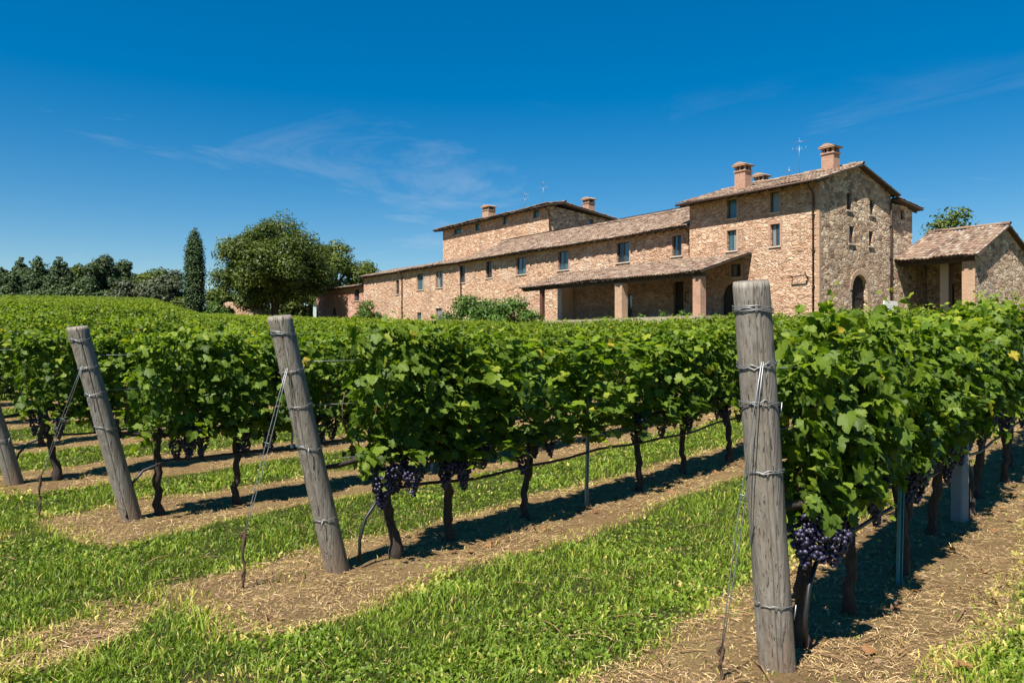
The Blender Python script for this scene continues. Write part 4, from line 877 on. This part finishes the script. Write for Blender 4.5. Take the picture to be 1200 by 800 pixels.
# ---- long wing
LW = building('long_wing', 'long two storey stone wing with row of windows', group=None)
WS = .35; WL = -59.8; WE = 6.25; o = (WL, WS, 0); wx = lambda a, b: (a-WL, b-WL)
ops = [(*wx(-11.2, -10.36), 4.28, 5.66), (*wx(-16.6, -15.3), 4.28, 5.74), (*wx(-23.4, -22.1), 4.24, 5.74), (*wx(-29.1, -27.7), 4.28, 5.74), (*wx(-33.8, -32.8), 4.30, 5.84), (*wx(-38.3, -37.4), 4.15, 5.80), (*wx(-42.9, -41.5), 3.92, 5.60), (*wx(-46.8, -45.4), 3.92, 5.60), (*wx(-51.6, -50.8), 3.70, 5.26), (*wx(-46.8, -45.9), .63, 1.54), (*wx(-42.9, -41.7), .54, 1.86),
       (*wx(-23.3, -22.0), -.1, 2.07), (*wx(-11.1, -10.2), -.1, 2.54), (*wx(-15.9, -15.0), .2, 1.9)]
mb = MB(); wall(mb, o, X1, W0-WL, -1.5, WE, ops, FR); mb.poly([(WL, 9.8, -1.5), (WL, WS, -1.5), (WL, WS, WE), (WL, 5, WE+1.0), (WL, 9.8, WE)]); mb.poly([(W0, 9.8, -1.5), (WL, 9.8, -1.5), (WL, 9.8, WE), (W0, 9.8, WE)]); mb.build('wall', M_stone, LW)
for i, p in enumerate(ops[:9]): window(LW, o, X1, FR, p, 2 if i in (0, 2, 3) else True)
for p in ops[9:11]: window(LW, o, X1, FR, p, False, False, True)
door(LW, o, X1, FR, ops[11], M_reddoor); door(LW, o, X1, FR, ops[12], M_dark); window(LW, o, X1, FR, ops[13], False)
SPL = -38.1; SW = .42
r1 = roof_slope(LW, (SPL, WS-.62, WE+.10-.62*SW), X1, (0, 1, SW), W0-SPL-.01, 5.27*math.hypot(1, SW), 5)
roof_slope(LW, (SPL, 9.9, WE+.10+SW*.3), X1, (0, -1, SW), W0-SPL-.01, 4.9*math.hypot(1, SW), 6, rafters=False)
ridge_tiles(r1, (SPL, 5.0, WE+.16+SW*4.65), (W0-.02, 5.0, WE+.16+SW*4.65), 7)
roof_slope(LW, (WL-.35, WS-.5, WE-.12), X1, (0, 1, .24), SPL-WL+.34, 5.2*math.hypot(1, .24), 8)
roof_slope(LW, (WL-.35, 9.9, WE+.0), X1, (0, -1, .22), SPL-WL+.34, 4.8*math.hypot(1, .22), 9, rafters=False)
mb = MB(); mb.poly([(SPL, WS, WE-.1), (SPL, 5, WE+.9), (SPL, 5, WE+.1+SW*4.65), (SPL, WS, WE+.08)]); mb.build('roof_step', M_stone, LW)
for x in (-50.0, -38.0): pipe(LW, [(x, WS-.55, WE-.25), (x, WS-.1, WE-.6), (x, WS-.08, -1.2)], .055)
pipe(LW, [(W0-.25, WS-.6, WE-.2), (W0-.25, WS-.1, WE-.5), (W0-.25, WS-.08, 4.2)], .05)
# ---- porch
PO = building('porch', 'tiled lean-to porch on pillars in front of the long wing', 'porch', None)
PX0, PX1, PY = -21.9, -4.45, -4.45; PZ = 2.62; PS = 1.32/4.45
pr = roof_slope(PO, (PX0, PY-.25, PZ-.25*PS), X1, (0, 1, PS), PX1-PX0, 4.62*math.hypot(1, PS), 10, .09)
mb = MB(); mb.box(PX0+.1, PX1-.1, PY+.05, PY+.27, PZ-.36, PZ-.14); mb.build('beam', M_beam, PO)
mb = MB(); mb.box(-11.75, -11.1, PY-.02, PY+.5, -1.5, PZ-.362); mb.build('pillar', M_brick2, PO)
mb = MB(); mb.box(-5.25, -4.68, PY-.02, PY+.46, -1.5, PZ-.362); mb.build('pillar', M_brick, PO)['label'] = 'pink brick corner pillar'
mb = MB(); mb.box(-19.75, -19.45, PY+.05, PY+.3, -1.5, PZ-.362); mb.build('pillar', M_reddoor, PO)['label'] = 'thin brown timber post'
mb = MB(); mb.box(-21.95, -21.45, -.9, WS-.002, -1.5, 3.4); mb.build('pilaster', M_sill, PO)
mb = MB(); mb.box(PX0-.6, PX1+.4, PY-.5, -.004, -.6, -.02); mb.build('floor', M_floorstone, PO)
mb = MB(); a = np.linspace(0, 2*np.pi, 25); mb.add(*tube(np.stack([-9.75+.28*np.cos(a), 0*a+WS-.05, 1.45+.36*np.sin(a)], 1), .035, 6, cap=False)); tag(mb.build('wheel_hoop', M_rust, None, True, None), 'dark iron hoop hanging on the porch wall', 'hoop')
hoop = bpy.data.objects['wheel_hoop']; hoop.location = (B0[0], B0[1], BZ); hoop.rotation_euler = (0, 0, BROT)

# ---- raised block behind the wing
RB = building('raised_block', 'tall plain stone block rising behind the long wing', group=None)
RX0, RX1, RF, RD, RE = -49.6, -30.6, 5.2, 7.4, 11.05
o = (RX0, RF, 0); wx = lambda a, b: (a-RX0, b-RX0); ops = [(*wx(-47.2, -45.7), 10.2, 10.85), (*wx(-43.0, -42.2), 10.1, 10.9), (*wx(-38.0, -37.3), 10.15, 10.95), (*wx(-33.0, -32.1), 10.15, 10.9)]
mb = MB(); wall(mb, o, X1, RX1-RX0, 5.5, RE, ops, FR)
mb.poly([(RX0, RF+RD, 5.5), (RX0, RF, 5.5), (RX0, RF, RE), (RX0, RF+RD, RE-.6)]); mb.poly([(RX1, RF+RD, 5.5), (RX0, RF+RD, 5.5), (RX0, RF+RD, RE-.6), (RX1, RF+RD, RE-.6)]); mb.build('wall', M_stone, RB)
g2 = [(4.9, 5.5, 9.7, 10.25)]; mb = MB(); wall(mb, (RX1, RF, 0), Y1, RD, 5.5, RE-.62, g2, RT); mb.poly([(RX1, RF, RE-.62), (RX1, RF+RD, RE-.62), (RX1, RF, RE)]); mb.build('side_wall', M_stone2, RB)
for p in ops: window(RB, o, X1, FR, p, False, False, True)
window(RB, (RX1, RF, 0), Y1, RT, g2[0], False, False, True)
rr = roof_slope(RB, (RX0-1.1, RF-.7, RE+.0), X1, (0, 1, .16), RX1-RX0+1.7, 2.2, 11, .14)
roof_slope(RB, (RX0-1.1, RF+RD+.9, RE-.62), X1, (0, -1, .135), RX1-RX0+1.7, 6.85, 12, .14)
ridge_tiles(rr, (RX0-1.1, RF+1.47, RE+.42), (RX1+.6, RF+1.47, RE+.42), 13)
chimney(rr, -42.8, RF+1.6, 11.0, 12.9, 1.15, .9, M_brick2)
chimney(rr, -27.9+.1-4.3, RF+6.2, 10.6, 12.6, .9, .8, M_brick)
pipe(RB, [(RX1-.1, RF-.6, RE-.2), (RX1+.08, RF-.1, RE-.5), (RX1+.08, RF+.1, 7.5)], .055)

# ---- open shed on the right
SH = building('open_shed', 'open fronted stone shed with tiled gable roof', 'shed', None)
SX, SY0, SY1, SEZ, SRY = 4.35, 8.9, 16.9, 3.62, 12.9; SS = .47
mb = MB(); wall(mb, (SX, SY0, 0), Y1, SY1-SY0, -1.5, SEZ, [], RT); mb.poly([(SX, SY0, SEZ), (SX, SY1, SEZ), (SX, SRY, SEZ+SS*(SRY-SY0))])
mb.build('gable_wall', M_stone2, SH)
mb = MB(); wall(mb, (-.16, SY1, 0), X1, SX+.16, -1.5, SEZ, [(3.35, 3.9, .6, 2.3)], (0, -1, 0)); mb.poly([(-.16, SY1, -1.5), (-.16, SY0+1.7, -1.5), (-.16, SY0+1.7, SEZ), (-.16, SRY, SEZ+SS*4), (-.16, SY1, SEZ)]); mb.build('rear_wall', M_stone2, SH)
mb = MB(); mb.box(SX-.72, SX-.003, SY0, SY0+.6, -1.5, SEZ-.42); mb.build('pillar', M_brick2, SH)
mb = MB(); mb.box(1.65, 2.15, SY0+1.6, SY0+2.1, -1.5, SEZ-.3); mb.build('pillar', M_sill, SH)
mb = MB(); mb.box(-.1, SX-.002, SY0+.02, SY0+.32, SEZ-.42, SEZ-.08); mb.build('beam', M_beam, SH)
mb = MB(); wall(mb, (-.1, SY0+3.6, 0), X1, 2.2, -1.5, SEZ+1, [(.9, 1.7, -.4, 2.2)], (0, -1, 0)); mb.build('inner_wall', M_stone2, SH); door(SH, (-.1, SY0+3.6, 0), X1, FR, (.9, 1.7, -.4, 2.2))
sr = roof_slope(SH, (-.14, SY0-.45, SEZ+.12-.45*SS), X1, (0, 1, SS), SX+.45, 4.45*math.hypot(1, SS), 14)
roof_slope(SH, (-.14, SY1+.45, SEZ+.12-.45*SS), X1, (0, -1, SS), SX+.45, 4.45*math.hypot(1, SS), 15)
ridge_tiles(sr, (-.14, SRY, SEZ+.2+SS*4), (SX+.31, SRY, SEZ+.2+SS*4), 16)

# ---- low pink building at the far left end
PK = building('pink_outbuilding', 'low pink rendered outbuilding left of the long wing', group=None)
o = (-76, .9, 0); ops = [(76-63.8, 76-62.3, 3.5, 4.9), (76-70.6, 76-69.4, .6, 2.9)]
mb = MB(); wall(mb, o, X1, 16.1, -1.0, 5.3, ops, FR); mb.poly([(-76, 7, -1), (-76, .9, -1), (-76, .9, 5.3), (-76, 7, 6.2)]); mb.poly([(-59.85, 7, -1), (-76, 7, -1), (-76, 7, 6.2), (-59.85, 7, 6.2)]); mb.build('wall', M_pink, PK)
window(PK, o, X1, FR, ops[0], False); door(PK, o, X1, FR, ops[1], M_dark)
roof_slope(PK, (-76.3, .4, 5.3), X1, (0, 1, .17), 16.3, 7.2, 17)

# antennas, board
def bloc(x, y): return float(B0[0]+BX[0]*x+BY[0]*y), float(B0[1]+BX[1]*x+BY[1]*y)
def antenna(x, y, z0, h, label, n=5, w=.55):
    mb = MB(); mb.add(*tube([(0, 0, 0), (0, 0, h)], .014, 6)); mb.add(*tube([(-w, 0, h-.25), (w, 0, h-.25)], .009, 5))
    for i in range(n): q = -w+2*w*i/(n-1); mb.add(*tube([(q, -.28, h-.25), (q, .28, h-.25)], .006, 5))
    mb.add(*tube([(-w*.7, 0, h-.75), (w*.7, 0, h-.75)], .009, 5))
    for i in range(4): q = -w*.7+1.4*w*i/3; mb.add(*tube([(q, 0, h-.95), (q, 0, h-.55)], .006, 5))
    X, Y = bloc(x, y); tag(obj('antenna', mb.mesh('antenna', M_alu, True), None, (X, Y, BZ+z0), (0, 0, BROT+.4)), label, 'antenna', 'roof antennas')
antenna(-3.9, 4.0, 8.85, 2.5, 'tall thin roof antenna between the chimneys of the tall block'); antenna(-4.9, 4.4, 8.75, 1.0, 'short stubby antenna beside the tall roof antenna', 3, .3)
antenna(-37.0, 7.2, 11.2, 2.3, 'thin antenna on the raised block, nearer its chimney'); antenna(-34.0, 7.2, 11.2, 2.9, 'taller thin antenna at corner of the raised block')
mb = MB(); mb.box(-.03, .03, -.85, .75, .0, .62); mb.box(-.05, .05, -.6, -.5, -.6, .0); mb.box(-.05, .05, .4, .5, -.6, .0)
X, Y = bloc(.45, 6.9); tag(obj('white_board', mb.mesh('white_board', M_white), None, (X, Y, BZ+.34), (0, 0, BROT)), 'blank white board standing beside the arched doorway', 'board')

# ------------------------------------------------------------------ trees and shrubs
def crown_mesh(name, blobs, n, size, material, seed, squash=1.0, up=.5):
    r = np.random.default_rng(seed); B_ = np.array(blobs, float); w = B_[:, 3]**2; w /= w.sum(); k = r.choice(len(B_), n, p=w)
    d = unit(r.normal(size=(n, 3))); d[:, 2] = np.where(d[:, 2] < -.5, -d[:, 2]*.6, d[:, 2]); lump = 1+.16*np.sin(d[:, 0]*6+k)*np.sin(d[:, 1]*7+k*2)+.10*np.sin(d[:, 2]*11+k)
    rad = B_[k, 3]*(1-.45*r.random(n)**2.2)*lump; P = B_[k, :3]+d*rad[:, None]*np.array([1, 1, squash])
    Nn = d+np.array([0, 0, up])+.55*r.normal(size=(n, 3)); D = r.normal(size=(n, 3)); S = size*(.6+.8*r.random(n))
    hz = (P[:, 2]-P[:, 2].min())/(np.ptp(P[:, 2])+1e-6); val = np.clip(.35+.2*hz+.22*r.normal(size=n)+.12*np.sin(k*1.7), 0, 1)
    return leaf_mesh(name, [QUAD], P-D*0, Nn, D, S, val, material)
def limbs(base_r, h, spread, n, seed, fork=.35):
    r = np.random.default_rng(seed); mb = MB(); z = np.linspace(-.3, h*fork*1.3, 7)
    mb.add(*tube(np.stack([.05*base_r*np.sin(z*2), .05*base_r*np.cos(z), z], 1)*np.array([1, 1, 1]), np.linspace(base_r*1.25, base_r*.75, 7), 10, .06, seed))
    for i in range(n):
        a = 2*math.pi*i/n+r.random(); q = np.linspace(0, 1, 7); sp = spread*(.5+.5*r.random()); zz = h*fork+(h*.92-h*fork)*q**.8*(.6+.4*r.random())
        P = np.stack([sp*q**1.2*math.cos(a)+.1*np.sin(q*7), sp*q**1.2*math.sin(a)+.1*np.cos(q*6), zz], 1); mb.add(*tube(P, np.linspace(base_r*.5, base_r*.08, 7), 6))
    return mb
def tree(name, label, x, y, h, rad, kind, seed, n=5000, size=.4, cat='tree', group=None, zc=.62, nb=16, skirt=0, bs=1.0, left=False):
    z = float(H(x, y)); e = empty(name, (x, y, z)); tag(e, label, cat, group); r = np.random.default_rng(seed)
    if kind == 'broad':
        bl = []
        for i in range(nb):
            a = r.random()*6.28; q = math.sqrt(r.random())*.78; zz = h*(zc+(.40*(1-q*q*.9))*(r.random()*1.5-.7)); bl.append((rad*q*math.cos(a), rad*q*math.sin(a), zz, rad*bs*(.16+.22*r.random())))
        bl = [(a, b, min(c, h-d*.85), d) for a, b, c, d in bl]; bl += [(rad*.12, 0, h-rad*.36, rad*.34), (-rad*.3, rad*.1, h-rad*.5, rad*.3)]
        for i in range(skirt):
            a = r.random()*6.28 if not left else 1.7+r.random()*3.4; q = (.55 if not left else .1)+.4*r.random(); bl.append((rad*q*math.cos(a), rad*q*math.sin(a), h*(.16+.22*r.random()), rad*(.16+.12*r.random())))
        limbs(max(.12, h*.03), h, rad*.7, 7, seed).build('trunk', M_tbark, e, True)
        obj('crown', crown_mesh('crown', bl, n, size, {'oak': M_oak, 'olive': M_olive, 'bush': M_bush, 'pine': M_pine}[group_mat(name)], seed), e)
    elif kind == 'cypress':
        bl = [(.10*rad*math.sin(i*2.1), .10*rad*math.cos(i*1.7), h*(.04+.93*i/40), rad*.88*float(np.interp(i/40, [0, .10, .5, .78, .92, 1], [.72, .95, 1.0, .84, .5, .18]))*(.95+.08*r.random())) for i in range(41)]
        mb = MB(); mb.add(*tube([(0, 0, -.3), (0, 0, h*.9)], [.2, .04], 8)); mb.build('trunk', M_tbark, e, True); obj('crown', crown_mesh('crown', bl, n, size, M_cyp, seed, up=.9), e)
    elif kind == 'pine':
        bl = []
        for i in range(nb):
            k = i/nb; q = rad*(1-k)**.75*(.8+.4*r.random()); 
            for j in range(3): a = r.random()*6.28; bl.append((q*.55*math.cos(a), q*.55*math.sin(a), h*(.16+.82*k), max(.35, q*.55)))
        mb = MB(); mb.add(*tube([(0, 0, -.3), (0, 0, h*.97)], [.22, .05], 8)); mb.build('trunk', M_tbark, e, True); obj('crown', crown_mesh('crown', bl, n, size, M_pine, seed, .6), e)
    elif kind == 'shrub':
        bl = []
        for i in range(nb):
            a = r.random()*6.28; q = math.sqrt(r.random()); rr_ = rad*(.25+.2*r.random()); zz = max(rr_*.5, (h-rr_*.8)*(1-.75*q*q)*(.35+.65*r.random())); bl.append((rad*.8*q*math.cos(a), rad*.8*q*math.sin(a), zz, min(rr_, h*.45)))
        mb = MB()
        for i in range(5): a = i*1.3; mb.add(*tube([(0, 0, -.2), (.2*rad*math.cos(a), .2*rad*math.sin(a), h*.3), (.45*rad*math.cos(a), .45*rad*math.sin(a), h*.7)], [.05, .04, .015], 6))
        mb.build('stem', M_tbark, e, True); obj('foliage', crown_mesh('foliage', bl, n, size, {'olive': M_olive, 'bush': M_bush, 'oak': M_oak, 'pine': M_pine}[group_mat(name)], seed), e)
    return e
def group_mat(name):
    for k in ('olive', 'oak', 'pine'):
        if k in name: return k
    return 'bush' if 'bush' in name or 'plant' in name or 'hedge' in name else 'oak'
def px(x, Y): return (x-600)/900*Y
G3 = 'trees on the horizon at left'
tree('cypress_tree', 'tall slim dark cypress standing left of the big oak', px(228, 100), 100, 16.6-float(H(px(228, 100), 100)), 1.5, 'cypress', 21, 26000, .17)
tree('oak_tree', 'biggest round oak behind the leaning posts', px(322, 95), 95, 17.6-float(H(px(322, 95), 95)), 8.0, 'broad', 22, 110000, .21, nb=110, zc=.50, skirt=16, bs=.74, left=True)
tree('oak_tree', 'lower dark oak right of the biggest oak, above the pink outbuilding', px(388, 118), 118, 17.3-float(H(px(388, 118), 118)), 7.0, 'broad', 23, 34000, .26, nb=34, zc=.52, skirt=8, bs=.8)
tree('oak_tree', 'small ochre green oak tucked between the two larger oaks', px(364, 124), 124, 17.4-float(H(px(364, 124), 124)), 5.2, 'broad', 27, 16000, .28, nb=18, zc=.5, skirt=6)
tree('olive_tree', 'grey green tree close left of the cypress', px(201, 106), 106, 11.6-float(H(px(201, 106), 106)), 3.6, 'broad', 24, 14000, .24, nb=18, zc=.45, skirt=8)
tree('olive_bush', 'wide low silvery bush left of the cypress', px(160, 99), 99, 4.2, 4.0, 'shrub', 25, 7000, .30, cat='bush', nb=18)
tree('round_bush', 'round bright green bush right of the cypress', px(256, 93), 93, 4.2, 1.8, 'shrub', 26, 4500, .22, cat='bush', nb=14)
HL = [('pine_tree', 'pointed dark conifer at the left picture edge', 2, 150, 312, 24, 'pine'), ('pine_tree', 'dark conifer with a narrow tip, second from the left edge', 24, 152, 299, 24, 'pine'), ('pine_tree', 'conifer with broad shoulders, third from the left edge', 45, 148, 298, 26, 'pine'), ('pine_tree', 'conifer fourth from the left edge, before the rounder trees', 70, 150, 299, 24, 'pine'),
      ('oak_tree', 'low round tree in the gap right of the conifers', 90, 155, 309, 24, 'broad'), ('pine_tree', 'broad dark rounded tree, biggest of the horizon trees', 120, 146, 298, 28, 'broad'), ('pine_tree', 'rounded dark tree right of the biggest horizon tree', 143, 150, 304, 24, 'broad'), ('oak_tree', 'small round tree at the right end of the horizon trees', 172, 152, 317, 24, 'broad'), ('pine_tree', 'short dark tree in front of the conifers at left', 12, 142, 318, 22, 'broad'), ('pine_tree', 'short dark tree below the third and fourth conifers', 58, 142, 320, 24, 'broad'), ('pine_tree', 'short dark tree below the biggest horizon tree', 100, 142, 322, 24, 'broad')]
for i, (nm, lab, xp, Y, yt, wp, kd) in enumerate(HL):
    X = px(xp, Y); z = float(H(X, Y)); top = (400-yt)/900*Y+EYE; tree(nm, lab, X, Y, max(4, top-z), wp/900*Y, kd, 60+i, 14000, .32, group=G3, nb=22, skirt=8, zc=.5, bs=.85)
tree('wispy_oak_tree', 'feathery tree top showing above the shed roof', *[float(v) for v in bloc(-5.8, 29.4)], 9.9, 3.4, 'broad', 80, 1500, .20, nb=8, zc=.74)
# planting by the house
def bush(name, lab, xp, w, r_, h, seed, n=3500, size=.16, grp='bushes along the house front'):
    r = (xp-600)/900; o_ = B0+BY*w; lx = (r*o_[1]-o_[0])/(BX[0]+.809*r); X, Y = bloc(lx, w); tree(name, lab, X, Y, h, r_, 'shrub', seed, n, size, cat='bush', group=grp, nb=12)
bush('flowering_bush', 'spreading green bush below the long wing, left of its neighbour', 545, -6.5, 2.3, 3.0, 90); bush('flowering_bush', 'tall leafy bush in front of the porch left end', 604, -7.0, 1.9, 3.5, 91); bush('flowering_bush', 'middle bush between two taller ones below the wing', 575, -7, 1.9, 2.8, 92)
bush('clipped_hedge_bush', 'squared green bush at left corner of the long wing', 430, -1.5, 2.0, 3.2, 93)
for i, (xp, h) in enumerate(((672, 1.1), (690, .9), (708, 1.2), (752, 1.2), (765, 1.0), (780, 1.3), (797, 1.2), (812, 1.0))):
    bush('potted_plant', 'grey green plant in the porch, ' + ['next to the brown door', 'second from the brown door', 'close left of the stone pillar', 'close right of the stone pillar', 'second right of the stone pillar', 'midway between the two pillars', 'below the dark porch door', 'close left of the pink brick pillar'][i], xp, -3.6, .65, h, 100+i, 900, .11, 'plants in the porch')
bush('climbing_bush', 'low yellow green bush in front of the arched gable doorway', 992, -2.5, .9, 1.0, 120, 2200, .12)
# rubble bank beside the oak
mb = MB(); r = np.random.default_rng(5)
for i in range(9):
    xa = -6+i*1.3; hh = 2.9*math.exp(-((i-3.2)/4.2)**2)+.5*r.random(); mb.prism([(xa, 0, -1), (xa+1.38, 0, -1), (xa+1.3, .1, hh), (xa+.6, .15, hh+.3*r.random()), (xa+.05, .1, hh-.15)], (0, 1.1, 0))
Xr, Yr = px(280, 101), 101; tag(mb.build('ruined_wall', M_stone, None, False, (Xr, Yr, float(H(Xr, Yr)))), 'crumbling tan stone wall between the cypress and the oak', 'wall')

for i, (xp, Y, h, rr_, lab) in enumerate(((262, 112, 6.6, 3.4, 'dark shrub behind the crumbling wall, nearest the cypress'), (292, 114, 6.8, 3.6, 'dark shrub behind the crumbling wall, nearest the oak trunk'), (338, 112, 6.2, 3.0, 'shrub in the shade right of the oak trunk'), (183, 112, 6.2, 3.4, 'dark shrub behind the silvery bush'), (213, 103, 3.4, 2.0, 'small shrub at the foot of the cypress'))):
    tree('oak_shrub', lab, px(xp, Y), Y, h, rr_, 'shrub', 130+i, 6500, .28, cat='bush', group='shrubs around the oak', nb=16)
for i, xp in enumerate((-6, 18, 40, 63, 84, 106, 128, 150)):
    tree('pine_undergrowth', 'dark undergrowth clump at the foot of the horizon trees', px(xp, 140), 140, 4.2, 3.4, 'shrub', 150+i, 4200, .40, cat='bush', group='undergrowth below the horizon trees', nb=14)
